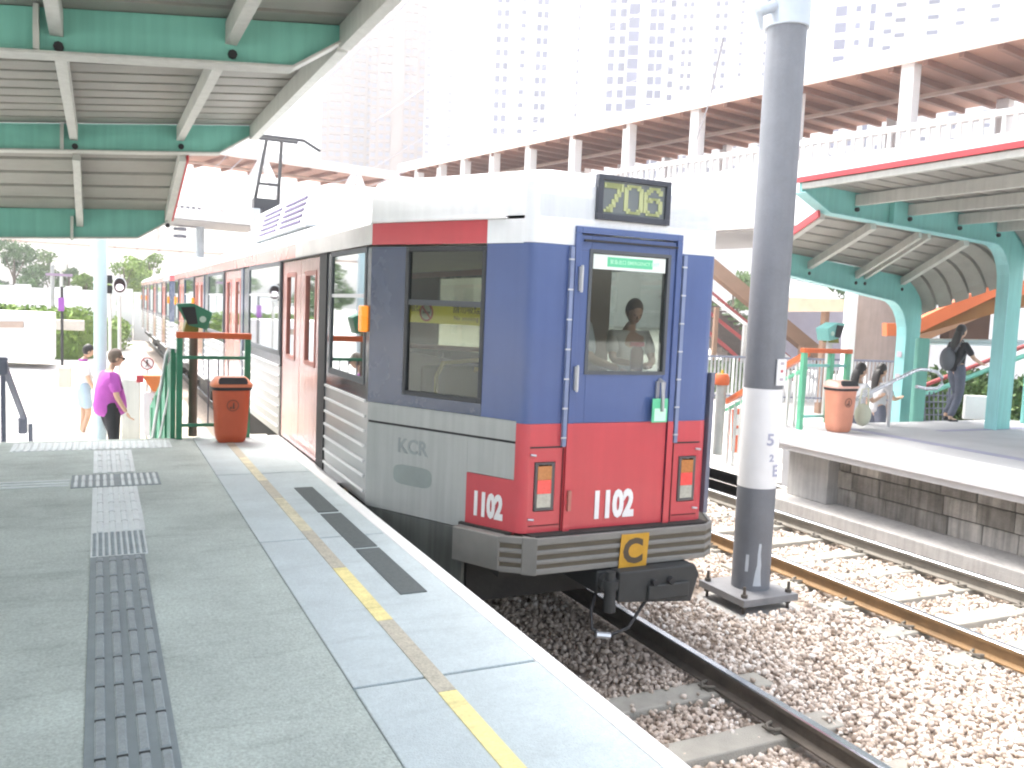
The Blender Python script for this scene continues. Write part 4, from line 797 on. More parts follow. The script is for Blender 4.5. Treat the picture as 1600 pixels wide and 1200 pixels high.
    def cloth(nm, keys, edges, rad, m_):
        keys = list(keys); i_ = {k: n for n, k in enumerate(keys)}; mb = MB()
        mesh_to_mb(skin([W(J.get(k) if k in J else X[k]) for k in keys], [(i_[a], i_[b]) for a, b in edges], [tuple(v*scale for v in rad[k]) if isinstance(rad[k], tuple) else rad[k]*scale for k in keys]), mb); return obj(nm, mb, m_, t, smooth=True)
    L = loose; X = {'hem': J['pel']+Vector((0, 0, -.10 if L < 1.2 else -.20)), 'slL': J['shL'].lerp(J['elL'], min(1, sleeve*1.6)), 'slR': J['shR'].lerp(J['elR'], min(1, sleeve*1.6)), 'col': J['nk']+Vector((0, 0, -.035))}
    cloth('shirt', ['hem', 'pel', 'sp', 'ch', 'col', 'shL', 'slL', 'shR', 'slR'], [('hem', 'pel'), ('pel', 'sp'), ('sp', 'ch'), ('ch', 'col'), ('ch', 'shL'), ('shL', 'slL'), ('ch', 'shR'), ('shR', 'slR')],
          dict(hem=(.152*L**.7*st, .13*L**.7*st), pel=(.148*L**.7*st, .122*L**.7*st), sp=(.14*L**.6*st, .112*L**.6*st), ch=(.158*st, .122*st), col=(.065, .06), shL=.068, slL=.06*L, shR=.068, slR=.06*L), top)
    if not hideleg:
        if legs == 'short': X.update({'eL': J['hpL'].lerp(J['knL'], .85), 'eR': J['hpR'].lerp(J['knR'], .85)}); ks2 = ['pel', 'hpL', 'eL', 'hpR', 'eR']; e2 = [('pel', 'hpL'), ('hpL', 'eL'), ('pel', 'hpR'), ('hpR', 'eR')]; r2 = dict(pel=(.125*st, .10*st), hpL=.09, eL=.09, hpR=.098, eR=.09)
        else: X.update({'eL': J['anL']+Vector((0, 0, .03)), 'eR': J['anR']+Vector((0, 0, .03))}); ks2 = ['pel', 'hpL', 'knL', 'eL', 'hpR', 'knR', 'eR']; e2 = [('pel', 'hpL'), ('hpL', 'knL'), ('knL', 'eL'), ('pel', 'hpR'), ('hpR', 'knR'), ('knR', 'eR')]; r2 = dict(pel=(.125*st, .10*st), hpL=.092, knL=.07, eL=.058, hpR=.098, knR=.07, eR=.058)
        tb_ = MB(); lk = ['kn', 'e'] if legs != 'short' else ['e']
        for q_, sx_ in (('L', -1), ('R', 1)):
            P_l = [J['pel']+Vector((sx_*.035, 0, .07)), J['pel']+Vector((sx_*.055, 0, -.03)), J['hp'+q_]+Vector((0, 0, -.08))]+[(J if k+q_ in J else X)[k+q_] for k in lk]
            R_l = [(.105*st, .10*st), (.108*st, .112*st), (.095*st**.5, .10*st**.5)]+([.072, .06] if legs != 'short' else [.10])
            mesh_to_mb(skin([W(p) for p in P_l], [(k, k+1) for k in range(len(P_l)-1)], [tuple(v*scale for v in q) if isinstance(q, tuple) else q*scale for q in R_l]), tb_)
        obj('trousers' if legs != 'short' else 'shorts', tb_, bottom, t, smooth=True)
        sh = MB()
        for s in 'LR':
            a, b = J['an'+s], J['to'+s]; mesh_to_mb(skin([W(a+Vector((0, -.03, -.03))), W((a+b)/2+Vector((0, 0, -.02))), W(b+Vector((0, .01, 0)))], [(0, 1), (1, 2)], [.045*scale, .044*scale, .04*scale], 1), sh)
        obj('shoes', sh, black, t, smooth=True)
    hm = MB(); hs = MB(); hs.ell((0, -.016, .024), (.082, .094, .108), 20, 12)
    hs.v = [(x, y, z) if not (y > .035 and z < .045) else (x*.9, .035, z) for x, y, z in hs.v]; hm.add([HW(p) for p in hs.v], hs.f)
    if hairlen > 0:
        q = [HW((0, -.05, .03)), HW((0, -.085, -.06)), W(hb+Vector((0, -.10, -.02-hairlen*.3))), W(hb+Vector((0, -.12, -.05-hairlen)))]
        mesh_to_mb(skin(q, [(0, 1), (1, 2), (2, 3)], [(.08*scale, .05*scale), (.085*scale, .05*scale), (.09*scale, .04*scale), (.06*scale, .025*scale)], 2), hm)
    obj('hair', hm, hair, t, smooth=True)
    if glasses: g_ = MB(); g_.add([HW(p) for p in MB().box(-.062, .062, .088, .1, -.006, .03).v], MB().box(0, 1, 0, 1, 0, 1).f); g_.add([HW(p) for p in MB().box(.066, .076, -.01, .095, .012, .022).box(-.076, -.066, -.01, .095, .012, .022).v], MB().box(0, 1, 0, 1, 0, 1).box(0, 1, 0, 1, 0, 1).f); obj('sunglasses', g_, black, t)
    if extra: extra(t, W, J)
    return t
hblack = mat('hair_black', (.02, .017, .016), .5, var=.2, scale=30); hgrey = mat('hair_grey_brown', (.13, .095, .07), .6, var=.2, scale=30)
purple = mat('purple_cloth', (.42, .085, .40), .8, var=.1, scale=6, bump=1, bscale=11); whitec = mat('white_cloth', (.66, .66, .68), .8, var=.05, scale=5, bump=1, bscale=11)
blackc = mat('black_cloth', (.022, .022, .026), .85, var=.2, scale=8, bump=1, bscale=11); greyj = mat('grey_jeans', (.11, .12, .16), .85, var=.2, scale=6, bump=1, bscale=11); paleb = mat('pale_blue_cloth', (.36, .46, .56), .8, var=.08, bump=1, bscale=11)
h1 = at(172, 552, D=11.6); zt_ = h1.z
person('stout person in a loose purple top, black trousers and sunglasses, going down the ramp', (h1.x, h1.y, zt_-1.66), 72, 1.0, dict(nod=-12, elR=(.25, .0, 1.10), wrR=(.24, .13, .88), elL=(-.25, 0, 1.10), wrL=(-.24, .12, .88), knL=(-.1, .10, .50), anL=(-.1, .02, .1), toL=(-.1, .17, .05), hb=(0, .05, 1.51)), purple, blackc, hgrey, 0, .55, loose=1.3, stout=1.28, glasses=True)
h2_ = at(131, 542, D=15.2)
def coll(t, W, J): obj('collar', MB().tube([W(J['nk']+Vector((.06*math.cos(a), .06*math.sin(a), .0))) for a in np.linspace(0, 6.28, 12)], .018, 6), purple, t)
person('short dark haired person in a white polo shirt with purple collar and pale blue shorts', (h2_.x, h2_.y, h2_.z-1.64), 75, .98, dict(nod=-22, hb=(0, .05, 1.51), elR=(.22, .02, 1.10), wrR=(.20, .14, .90), elL=(-.22, .1, 1.12), wrL=(-.16, .3, 1.1), knR=(.1, .06, .49), anR=(.1, -.06, .1), toR=(.1, .08, .03)), whitec, paleb, hblack, 0, .5, legs='short', loose=1.1, stout=1.1, extra=coll)
wf = at(1487, 655, Z=.93)
def bag(t, W, J):
    b = MB(); b.ell((0, 0, 0), (.15, .10, .2), 16, 10); o_ = W((0, -.22, 1.12)); b.v = [(x+o_.x, y+o_.y, z+o_.z) for x, y, z in b.v]
    b.tube([W((.11, -.18, 1.25)), W((.13, -.05, 1.46)), W((.12, .11, 1.3)), W((.14, -.12, 1.0))], .016, 6); obj('rucksack', b, mat('bag_grey', (.13, .13, .145), .8, var=.15), t, smooth=True)
person('long haired person in black T-shirt and grey jeans walking towards the teal column', (wf.x, wf.y-.02, .875), 100, .955, dict(turn=-8, elR=(.23, .13, 1.14), wrR=(.17, .36, 1.06), elL=(-.21, -.06, 1.1), wrL=(-.2, .07, .9), hpL=(-.08, 0, .9), knL=(-.08, .12, .5), anL=(-.08, -.10, .12), toL=(-.08, .02, .03), knR=(.08, .02, .49), anR=(.08, -.14, .08), toR=(.08, .02, .03)), blackc, greyj, hblack, .34, .5, extra=bag, stout=.98)
g1 = at(1343, 578, D=13.6); g2_ = at(1375, 580, D=14.6)
person('dark haired person in white next to the opposite bin, behind the steel handrail', (g1.x, g1.y, g1.z-1.62), 95, 1.0, dict(nod=-15, elR=(.2, .12, 1.14), wrR=(.1, .36, 1.2)), whitec, greyj, hblack, .28, .5)
person('dark haired person in grey white clothes between the person in white and the teal column', (g2_.x, g2_.y, g2_.z-1.60), 95, 1.0, dict(nod=-15, elR=(.2, .16, 1.14), wrR=(.1, .36, 1.15)), mat('grey_white_cloth', (.50, .50, .52), .8), greyj, hblack, .22, .5)
bg0 = at(1348, 648, D=12.9); bgm = MB().ell(bg0, (.14, .1, .17), 16, 10).tube([bg0+Vector((-.1, 0, .1)), bg0+Vector((-.05, 0, .38)), bg0+Vector((.08, 0, .4)), bg0+Vector((.1, 0, .1))], .012, 6)
obj('shoulder_bag', bgm, mat('bag_cream', (.60, .60, .46), .8, var=.1), org=bg0, smooth=True, label='cream shoulder bag low behind the opposite bin', cat='bag')
person('passenger in a white short sleeved shirt leaning a forearm on the tram rear window ledge', (at(884, 500, Y=5.66).x, 5.66, .97), 50, 1.0, dict(shR=(.16, .02, 1.37), elR=(.24, -.12, 1.16), wrR=(.47, -.12, 1.09), nod=-10), whitec, greyj, hblack, 0, .6)
person('passenger with dark hair bowed over the rear window ledge inside the tram', (at(985, 500, Y=6.5).x, 6.5, .97), 190, .95, dict(nod=-25, hb=(0, .06, 1.5), elR=(.2, .1, 1.14), wrR=(.06, .3, 1.12), elL=(-.2, .1, 1.14), wrL=(-.06, .3, 1.10)), mat('grey_shirt', (.62, .60, .54), .8), greyj, mat('hair_brown', (.10, .065, .045), .6), 0, .5)
# ------------------------------------------------------------------ litter bins
def litter_bin(x, y, z, label, face=0, lidm=None, s=1.0, bodym=None):
    t = thing('litter_bin', label, 'litter bin', (x, y, z), 'orange litter bins at the platform ends')
    def sq(r_, zz, n=32, e=.45, sy=.8): return [(x+s*r_*math.copysign(abs(math.cos(a))**e, math.cos(a)), y+s*r_*sy*math.copysign(abs(math.sin(a))**e, math.sin(a)), z+s*zz) for a in [2*math.pi*k/n for k in range(n)]]
    b = loft([sq(.12, .0), sq(.145, .03), sq(.158, .1), sq(.172, .35), sq(.185, .56)]); obj('bin_body', b, bodym or binm, t, smooth=True)
    obj('rim', loft([sq(.195, .555), sq(.2, .57), sq(.2, .585), sq(.19, .592)]), black, t, smooth=True)
    # hooded lid with an open mouth towards the camera
    def ring(r_, zz, sy, dy=0): return [(p[0], p[1]+dy, p[2]) for p in sq(r_, zz, sy=sy)]
    obj('lid', loft([sq(.205, .588), sq(.21, .61), sq(.2, .625), ring(.175, .66, .72, .02), ring(.15, .685, .6, .04)]), lidm or mat('lid_orange', (.60, .20, .10), .4, var=.06), t, smooth=True)
    m_ = MB(); m_.prism([(x+s*a, y-.166*s+s*c*.45, z+s*(.622+c*.9)) for a, c in ((-.135, 0), (.135, 0), (.145, .02), (.14, .055), (.12, .074), (-.12, .074), (-.14, .055), (-.145, .02))], (0, .02, .0)); obj('mouth', m_, black, t)
    ym = y-.137*s
    dk = mat('bin_print', (.14, .07, .05), .6); mk_ = MB()
    Pb = lambda a, o, c: Vector((x+s*a, ym-o*.005-.003-max(0, (c-.36))*.06, z+s*c)); rg = disc((0, .40), .052, .06, lambda a, o, c: Vector((x+s*a, y-(.139+(c-.35)*.05)*s-.004-o, z+s*c))); 
    rg.prism([(x+s*a, y-.148*s, z+s*c) for a, c in ((-.005, .365), (.018, .365), (.014, .43), (.002, .43))], (0, -.002, 0)).prism([(x+s*a, y-.148*s, z+s*c) for a, c in ((-.03, .365), (-.012, .365), (-.012, .39), (-.03, .385))], (0, -.002, 0)); obj('printed_symbol', rg, dk, t)
    return t
litter_bin(1.25, 9.40, PZ, 'orange plastic litter bin standing in front of the green fence on the near platform')
litter_bin(9.62, 9.12, .905, 'orange litter bin with pale lid on the opposite platform edge', s=1.08, bodym=mat('bin_overlit', (.66, .27, .17), .5, var=.1), lidm=mat('lid_overlit', (.72, .42, .34), .4))  # overexposure is put into the paler body and lid colours
# ------------------------------------------------------------------ platform-end fences and card readers
def post_bar(mb, x0, x1, y, z0, z1, t=.05): return mb.box(x0, x1, y-t/2, y+t/2, z0, z1)
fn = thing('fence', 'green framed fence panel with orange top rail at the end of the near platform', 'fence', (1.1, 9.66, PZ))
for x in (.76, 1.45): obj('post', MB().box(x-.03, x+.03, 9.63, 9.69, PZ, 2.02), green, fn, bevel=.004)
obj('top_rail', MB().box(.725, 1.485, 9.62, 9.70, 2.021, 2.085), orange, fn, bevel=.006)
for z in (1.80, 1.08): obj('rail', MB().box(.79, 1.42, 9.645, 9.675, z, z+.035), green, fn)
for x in (1.05, 1.15, 1.25): obj('bar', MB().tube([(x, 9.66, 1.115), (x, 9.66, 1.8)], .008, 6), greysteel, fn)
fn2 = thing('fence', 'green framed fence with orange top rail running down beside the near platform ramp', 'fence', (.72, 10.5, 0))
a, b = Vector((.70, 9.75, 0)), Vector((.62, 11.9, 0))
obj('panel', MB().prism([(.70, 9.72, 1.86), (.70, 9.72, .5), (.60, 12.2, 0), (.60, 12.2, 1.0)], (.03, 0, 0)), mat('green_panel', (.05, .26, .15), .5, var=.2, scale=3), fn2)
for k in range(5): q = a.lerp(b, k/4); obj('post', MB().box(q.x-.02, q.x+.02, q.y-.02, q.y+.02, 0, 1.9-.22*k), green, fn2)
hr = thing('handrail', 'grey steel tube handrail sloping down beside the green ramp fence', 'handrail', (.6, 10.4, 0))
p0 = at(264, 545, Y=9.95); p1 = at(237, 692, Y=10.6)
obj('rail', MB().tube([p0+Vector((.09, -.05, -.02)), p0+Vector((.0, 0, .0)), p0+Vector((-.02, .05, -.06)), p1], .022, 10), steel, hr, smooth=True); obj('rail', MB().tube([p0+Vector((.05, 0, -.22)), p1+Vector((.05, 0, -.15))], .016, 8), steel, hr, smooth=True); obj('bracket', MB().tube([p0, p0+Vector((.14, -.02, -.1))], .018, 8), steel, hr)
hl = thing('handrail', 'grey painted handrail at the left edge of the near platform stairs', 'handrail', (-.86, 9.9, PZ-.2))
obj('post', MB().box(-.885, -.84, 9.88, 9.925, .6, 1.72), greysteel, hl, bevel=.005); obj('post', MB().box(-.70, -.655, 10.7, 10.745, .0, 1.0), greysteel, hl, bevel=.005)
obj('cap', MB().box(-.93, -.82, 9.86, 9.94, 1.60, 1.78), greysteel, hl, bevel=.02); e_ = at(38, 655, Y=10.72); obj('rail', MB().bar((-.86, 9.9, 1.72), e_, .05, .05), greysteel, hl); obj('cap', MB().box(e_.x-.06, e_.x+.03, e_.y-.04, e_.y+.04, e_.z-.16, e_.z+.03), greysteel, hl, bevel=.02)
def card_reader(x, y, z0, label, gm, sgn=1, postm=None, grp='card readers with sloping hoods'):
    t = thing('card_reader', label, 'card reader', (x, y, z0), grp)
    obj('post', MB().cyl(x, y, z0, z0+1.27, .045, 16), postm or mat('post_brown', (.16, .13, .10), .5, var=.15), t, smooth=True)
    z = z0+1.22; P = lambda a, b, c: (x+sgn*a, y+b, z+c)
    hood = MB(); th = .012                                                # wedge hood, open on the left
    o4 = [P(-.17, -.12, .20), P(-.02, -.12, .21), P(.17, -.12, .12), P(.12, -.12, -.06)]; 
    for k in (0, .228): hood.prism([(p[0], p[1]+k, p[2]) for p in o4]+[P(-.06, -.12+k, -.02)], (0, .012, 0))
    for p, q in ((o4[0], o4[1]), (o4[1], o4[2]), (o4[2], o4[3])): hood.bar((p[0], y, p[2]), (q[0], y, q[2]), .24, .014)
    obj('hood', hood, gm, t, bevel=.004)
    obj('reader_face', MB().prism([P(-.11, -.09, -.09), P(.04, -.09, -.09), P(.06, -.09, .11), P(-.06, -.09, .11)], (0, .18, 0)), mat('reader_olive', (.20, .21, .03), .5, var=.2, scale=12), t, bevel=.006)
    obj('hood_shade_plate', MB().prism([P(-.14, -.135, .17), P(.0, -.135, .18), P(.03, -.135, .0), P(-.07, -.135, -.01)], (0, .008, 0)), black, t)  # black plate stands in for the shade inside the hood
    obj('badge', MB().tube([P(.08, -.128, .05), P(.08, -.135, .05)], .034, 16), mat('badge_pale', (.5, .7, .6), .5), t)
    return t
card_reader(.915, 9.86, PZ-.0, 'dark green hooded card reader on a brown post behind the near fence', green)
rr2 = at(1297, 521, Y=9.75); card_reader(rr2.x, 9.75, rr2.z-1.27, 'pale green hooded card reader on a white post behind the opposite bin', tealr, -1, postm=offwhite)
t = thing('card_reader', 'orange hooded card reader above a red and white striped post beside the ramp', 'card reader', tuple(at(240, 690, D=12.5)))
q = at(240, 600, D=12.5); zb_ = at(240, 690, D=12.5).z
obj('post', MB().cyl(q.x, q.y, zb_, q.z, .05, 16), offwhite, t, smooth=True)
for k in range(4): obj('red_band', MB().box(q.x-.02+.06*(k % 2), q.x+.03+.06*(k % 2), q.y-.075, q.y-.052, q.z-.32-.19*k, q.z-.2-.19*k), redp, t)
obj('casing', MB().box(q.x-.14, q.x+.14, q.y-.06, q.y+.06, q.z-.75, q.z-.12), whitep, t, bevel=.01)
obj('hood', MB().prism([(q.x-.16, q.y-.1, q.z+.13), (q.x+.17, q.y-.1, q.z+.13), (q.x+.10, q.y-.1, q.z-.10), (q.x-.02, q.y-.1, q.z-.10)], (0, .2, 0)), mat('hood_orange', (.70, .22, .06), .45), t, bevel=.01); obj('red_tab', MB().box(q.x-.23, q.x-.14, q.y-.11, q.y+.08, q.z+.03, q.z+.13), redp, t)
# opposite fence
f2 = thing('fence', 'pale green framed fence panel with orange top rail at the end of the opposite platform', 'fence', (9.5, 9.35, .9))
for x in (9.10, 9.95, 9.62): obj('post', MB().box(x-.035, x+.035, 9.31, 9.38, .905 if x != 9.62 else 1.0, 2.02), green2, f2, bevel=.004)
obj('top_rail', MB().box(9.06, 10.0, 9.30, 9.39, 2.021, 2.085), orange, f2, bevel=.006)
for z in (1.82, 1.08): obj('rail', MB().box(9.14, 9.92, 9.33, 9.36, z, z+.04), tealr, f2)
f3 = thing('fence', 'sloping fence with orange rail and pale bars going down behind the grey pole', 'fence', (8.6, 11, 0))
ra, rb_ = at(1262, 552, Y=9.5), at(1135, 628, Y=11.6)
obj('top_rail', MB().bar(ra, rb_, .07, .08), orange, f3); obj('rail', MB().bar(ra+Vector((0, 0, -.22)), rb_+Vector((0, 0, -.14)), .04, .05), green2, f3)
for k in range(12): q = ra.lerp(rb_, (k+.3)/12); obj('bar' if k % 4 else 'post', MB().box(q.x-.02, q.x+.02, q.y-.02, q.y+.02, 0 if k > 3 else .3, q.z-.1), offwhite if k % 4 else green2, f3)
sg = obj('hanging_notice', MB().prism([at(1145, 640, Y=11.4), at(1166, 636, Y=11.4), at(1164, 712, Y=11.4), at(1143, 706, Y=11.4)], (0, .02, 0)), mat('notice_orange_red', (.80, .16, .06), .5), org=at(1155, 675, Y=11.4), label='orange red notice board with white panels on the fence left of the grey pole', cat='notice board')
for y0, y1 in ((648, 665), (670, 680)): obj('white_panel', MB().prism([at(1149, y0, Y=11.38), at(1163, y0-1, Y=11.38), at(1163, y1, Y=11.38), at(1149, y1, Y=11.38)], (0, .01, 0)), whitep, sg)
t = thing('card_reader', 'orange capped steel card reader post left of the grey pole', 'card reader', tuple(at(1127, 712, D=14.5)))
q = at(1128, 590, D=14.5); zb_ = at(1127, 712, D=14.5).z
obj('post', MB().cyl(q.x, q.y, zb_, q.z-.05, .085, 20), mat('post_grey_plain', (.42, .43, .42), .4, metal=.3), t, smooth=True); obj('cap', MB().lathe(q, [(.12, -.12), (.13, -.1), (.13, .0), (.10, .06), (.001, .075)], 20), orange, t, smooth=True); obj('tip', MB().cyl(q.x, q.y, q.z+.07, q.z+.13, .02, 8), yel, t)
# steel handrail
h3 = thing('handrail', 'bright curved steel handrail on the opposite platform stairs', 'handrail', (11, 9.4, .9))
pts = [at(1300, 648, Y=9.35), at(1325, 629, Y=9.35), at(1380, 603, Y=9.35), at(1427, 580, Y=9.35), at(1437, 577, Y=9.35), at(1452, 578, Y=9.35), at(1464, 581, Y=9.35), at(1472, 590, Y=9.35), at(1472, 600, Y=9.35), at(1464, 607, Y=9.35), at(1448, 607, Y=9.35), at(1432, 604, Y=9.35)]
obj('rail', MB().tube(pts, .028, 12), mat('bright_steel', (.72, .72, .76), .25, metal=.6), h3, smooth=True)
for px in (1393, 1330): a = at(px, 597 if px > 1350 else 628, Y=9.4); obj('post', MB().tube([(a.x, a.y, a.z), (a.x, a.y, .3)], .028, 10), steel, h3, smooth=True)
# ------------------------------------------------------------------ vegetation
def leaf_ramp(name, cols): return attr_mat(name, [(i/(len(cols)-1), c) for i, c in enumerate(cols)], .6)
lf_dark = leaf_ramp('leaves_dark', [(.03, .07, .03), (.05, .11, .04), (.08, .16, .05), (.13, .22, .07)])
lf_mid = leaf_ramp('leaves_mid', [(.03, .06, .015), (.06, .12, .03), (.10, .18, .05), (.16, .24, .08)])
lf_bri = leaf_ramp('leaves_bright', [(.08, .14, .02), (.14, .24, .04), (.22, .33, .06), (.30, .40, .10)])
def leaves(name, centres, radii, n, size, material, parent, org, seed, flat=False):
    g = np.random.default_rng(seed); c = np.array(centres); r_ = np.array(radii); k = g.integers(0, len(c), n)
    d = g.normal(size=(n, 3)); d /= np.linalg.norm(d, axis=1)[:, None]; p = c[k]+d*r_[k]*(g.uniform(.35, 1, (n, 1))**.6)
    a = g.normal(size=(n, 3)); a /= np.linalg.norm(a, axis=1)[:, None]; b = np.cross(a, g.normal(size=(n, 3))); b /= np.linalg.norm(b, axis=1)[:, None]
    s = size*g.uniform(.6, 1.4, (n, 1)); v = np.stack([p-a*s, p+b*s*.5, p+a*s, p-b*s*.5], 1).reshape(-1, 3)-np.array(org)
    val = np.clip(g.uniform(0, 1, len(c))[k]*.6+g.uniform(0, .4, n), 0, 1)
    o = big_mesh(name, v, np.arange(4*n).reshape(-1, 4), val, material, 1); ORG[o.name] = Vector(org)
    if parent is not None: o.parent = parent
    else: o.location = org
    return o
bark = mat('bark', (.12, .09, .065), .9, var=.25, scale=3, bump=.6, bscale=15)
def tree(px, py0, py1, D, wpx, label, lm, seed, zb=0, group='trees in the distance', dens=1.0, leafk=1.0):
    b = at(px, py1, D=D); top = at(px, py0, D=D).z; b.z = zb; H = top-zb; W_ = wpx/PF*D/2
    t = thing('tree', label, 'tree', b, group); g = random.Random(seed)
    tm = MB(); tm.tube([b, b+Vector((g.uniform(-.2, .2), 0, H*.3)), b+Vector((g.uniform(-.4, .4), 0, H*.6)), b+Vector((0, 0, H*.85))], [H*.028, H*.022, H*.014, H*.005], 8)
    cs, rs_ = [], []
    for k in range(16):
        a = g.uniform(0, 6.28); q = g.uniform(.15, 1)**.5; zz = g.uniform(.34, .92); wd = W_*math.sin(math.pi*min(1, max(.12, (zz-.15)/.9)))**.6
        c = (b.x+math.cos(a)*q*wd*.8, b.y+math.sin(a)*q*wd*.8, zb+H*zz); rr_ = W_*g.uniform(.22, .4); cs.append(c); rs_.append((rr_, rr_, rr_*.75))
        if k % 2 == 0: tm.tube([b+Vector((0, 0, H*(zz*.6))), Vector(c)], [H*.010, H*.003], 5)
    obj('trunk', tm, bark, t, smooth=True)
    leaves('crown', cs, rs_, int(2600*dens), max(.10, H*.022)*leafk, lm, t, b, seed); return t
tree(22, 380, 470, 62, 110, 'dark dense tree at the far left edge under the canopy', lf_dark, 11, dens=1.6)
tree(78, 392, 470, 66, 84, 'mid green tree to the right of the dark one at far left', lf_mid, 12)
tree(105, 395, 470, 66, 50, 'greyish green loose tree behind the lantern post', lf_dark, 18, dens=.8)
tree(192, 398, 470, 58, 84, 'bright green tree behind the round tram signal', lf_bri, 13)
tree(232, 392, 470, 70, 84, 'tall bright tree just left of the far tram car', lf_bri, 14)
tree(132, 424, 470, 52, 56, 'low yellow green bush tree left of the pale column', lf_bri, 15)
tree(-90, 330, 480, 34, 160, 'tree standing outside the left edge, mirrored in the tram windows', lf_mid, 16)
tree(1140, 418, 520, 48, 90, 'grey green tree behind the footbridge stairs', lf_mid, 21)
tree(1310, 430, 520, 42, 90, 'pale green tree behind the cream roof beam', lf_mid, 22)
def hedge(name, label, p0, p1, w_, z0, h, lm, seed, n=5000, size=.06, soil=True):
    p0, p1 = Vector(p0), Vector(p1); p0.z = p1.z = z0; c = (p0+p1)/2; t = thing('hedge', label, 'hedge', c); d = (p1-p0).normalized(); s = Vector((-d.y, d.x, 0))
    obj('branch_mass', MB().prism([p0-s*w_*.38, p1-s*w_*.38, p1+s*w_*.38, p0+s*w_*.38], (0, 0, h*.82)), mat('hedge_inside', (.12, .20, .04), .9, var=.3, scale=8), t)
    L = (p1-p0).length; cs, rs_ = [], []; m = max(4, int(L/(w_*.5))); g = random.Random(seed)
    for i in range(m):
        for o in (-.35, 0, .35):
            for zz in (.3, .62, .85): cs.append(tuple(p0+d*(L*(i+.5)/m)+s*w_*o+Z_*h*zz)); rs_.append((L/m*.7, w_*.28, h*.26)) if abs(d.x) > .5 else rs_.append((w_*.28, L/m*.7, h*.26))
    leaves('foliage', cs, rs_, n, size, lm, t, c, seed)
hedge('hedge', 'clipped yellow green hedge behind the pale column at left', at(153, 545, Z=.1), at(155, 497, Z=.4), 2.2, .0, 1.2, lf_bri, 31, 14000, .09)
hedge('hedge', 'grass green low hedge strip in front of the white hoarding', at(-40, 492, D=32), at(135, 492, D=32), 1.6, .0, 1.75, lf_bri, 32, 9000, .10)
hedge('hedge', 'leafy planting behind the walking person in black', at(1425, 640, D=17), at(1640, 640, D=15.5), 1.6, .2, 1.35, lf_mid, 33, 9000, .07)
hedge('hedge', 'low bushes under the footbridge stairs left of the grey pole', at(1080, 560, D=27), at(1200, 560, D=27), 1.2, .2, .9, lf_mid, 34, 3000, .09)
# ------------------------------------------------------------------ background at left
hoard = mat('hoarding_white', (.76, .76, .78), .6, var=.04)
h0, h1_ = at(-30, 483, D=46), at(235, 483, D=46); ho = thing('hoarding', 'long white hoarding in front of the trees at left', 'hoarding', (h0+h1_)/2)
for k in range(10):
    a, b = h0.lerp(h1_, k/10), h0.lerp(h1_, (k+.97)/10); obj('panel', MB().prism([Vector((a.x, a.y, 0)), Vector((b.x, b.y, 0)), Vector((b.x, b.y, 2.6+.08*(k % 3))), Vector((a.x, a.y, 2.6+.08*(k % 3)))], (0, .08, 0)), hoard, ho)
def box_at(name, label, cat, x0, x1, y0, y1, D, dep, m_, group=None, bevel=.02):
    a, b = at(x0, y1, D=D), at(x1, y1, D=D); zt = at((x0+x1)/2, y0, D=D).z; z0 = min(a.z, b.z)
    n = Vector((0, dep, 0)); return obj(name, MB().prism([Vector((a.x, a.y, z0)), Vector((b.x, b.y, z0)), Vector((b.x, b.y, zt)), Vector((a.x, a.y, zt))], n), m_, org=((a.x+b.x)/2, (a.y+b.y)/2, z0), label=label, cat=cat, group=group, bevel=bevel)
kz = box_at('kiosk', 'low white kiosk wall with a brown slot window at the left edge', 'kiosk', -60, 82, 487, 560, 27, 2.5, hoard)
a, b = at(-2, 512, D=26.9), at(37, 512, D=26.9); obj('slot_window', MB().prism([a-Vector((0, .04, 0)), b-Vector((0, .04, 0)), b+Vector((0, -.04, .2)), a+Vector((0, -.04, .2))], (0, .03, 0)), mat('slot_brown', (.35, .27, .22), .7), kz)
box_at('planter_wall', 'pale stone planter wall below the low hedge strip', 'wall', 82, 132, 500, 515, 30, .5, mat('planter_stone', (.50, .46, .40), .8))
box_at('bench', 'small beige stone bench on the sunlit paving at left', 'bench', 91, 111, 574, 606, 20, .6, mat('bench_stone', (.48, .45, .38), .8, var=.1))
box_at('parapet_block', 'grey concrete block behind the person in purple', 'block', 190, 219, 592, 690, 13.6, .5, mat('block_grey', (.44, .45, .42), .85, var=.08, streak=.1))
# ramp wall between paving and track
struct('ramp', MB().prism([(-1.4, PY+.01, .93), (.6, PY+.01, .93), (.6, 12.3, 0.003), (-1.4, 12.3, 0.003)], (0, 0, -.25)), mat('ramp_grey', (.38, .39, .38), .85, var=.1, bump=.3))
struct('track_kerb', MB().box(1.55, 1.72, 9.78, 40, -.3, .14).box(1.5, 1.74, 9.76, 10.1, -.3, .92), mat('kerb_pale', (.50, .48, .42), .85, var=.12, streak=.12), bevel=.01)
struct('crossing_slab', MB().box(-.2, 1.5, 14.2, 24, .002, .03), mat('sand_paving', (.52, .47, .36), .9, var=.15, scale=1.5))
colx = at(157, 380, Y=13.2).x
pc = thing('canopy_column', 'slim pale blue column standing beyond the end of the near platform', 'column', (colx, 13.2, 0))
obj('shaft', MB().cyl(colx, 13.2, 0, 4.0, .083, 20), mat('pale_blue_paint', (.56, .70, .74), .4, var=.04), pc, smooth=True); obj('foot', MB().cyl(colx, 13.2, 0, .06, .14, 20), steel, pc)
for i, (x, y) in enumerate(((-6.5, 18), (-6.5, 26))):  # unseen columns added for the tram windows to mirror
    pc = thing('canopy_column', 'pale blue column added out of view for window reflections, number %d from the camera' % (i+1), 'column', (x, y, 0), 'columns added outside the left edge for reflections'); obj('shaft', MB().cyl(x, y, 0, 4.0, .12, 16), MATS['pale_blue_paint'], pc, smooth=True)
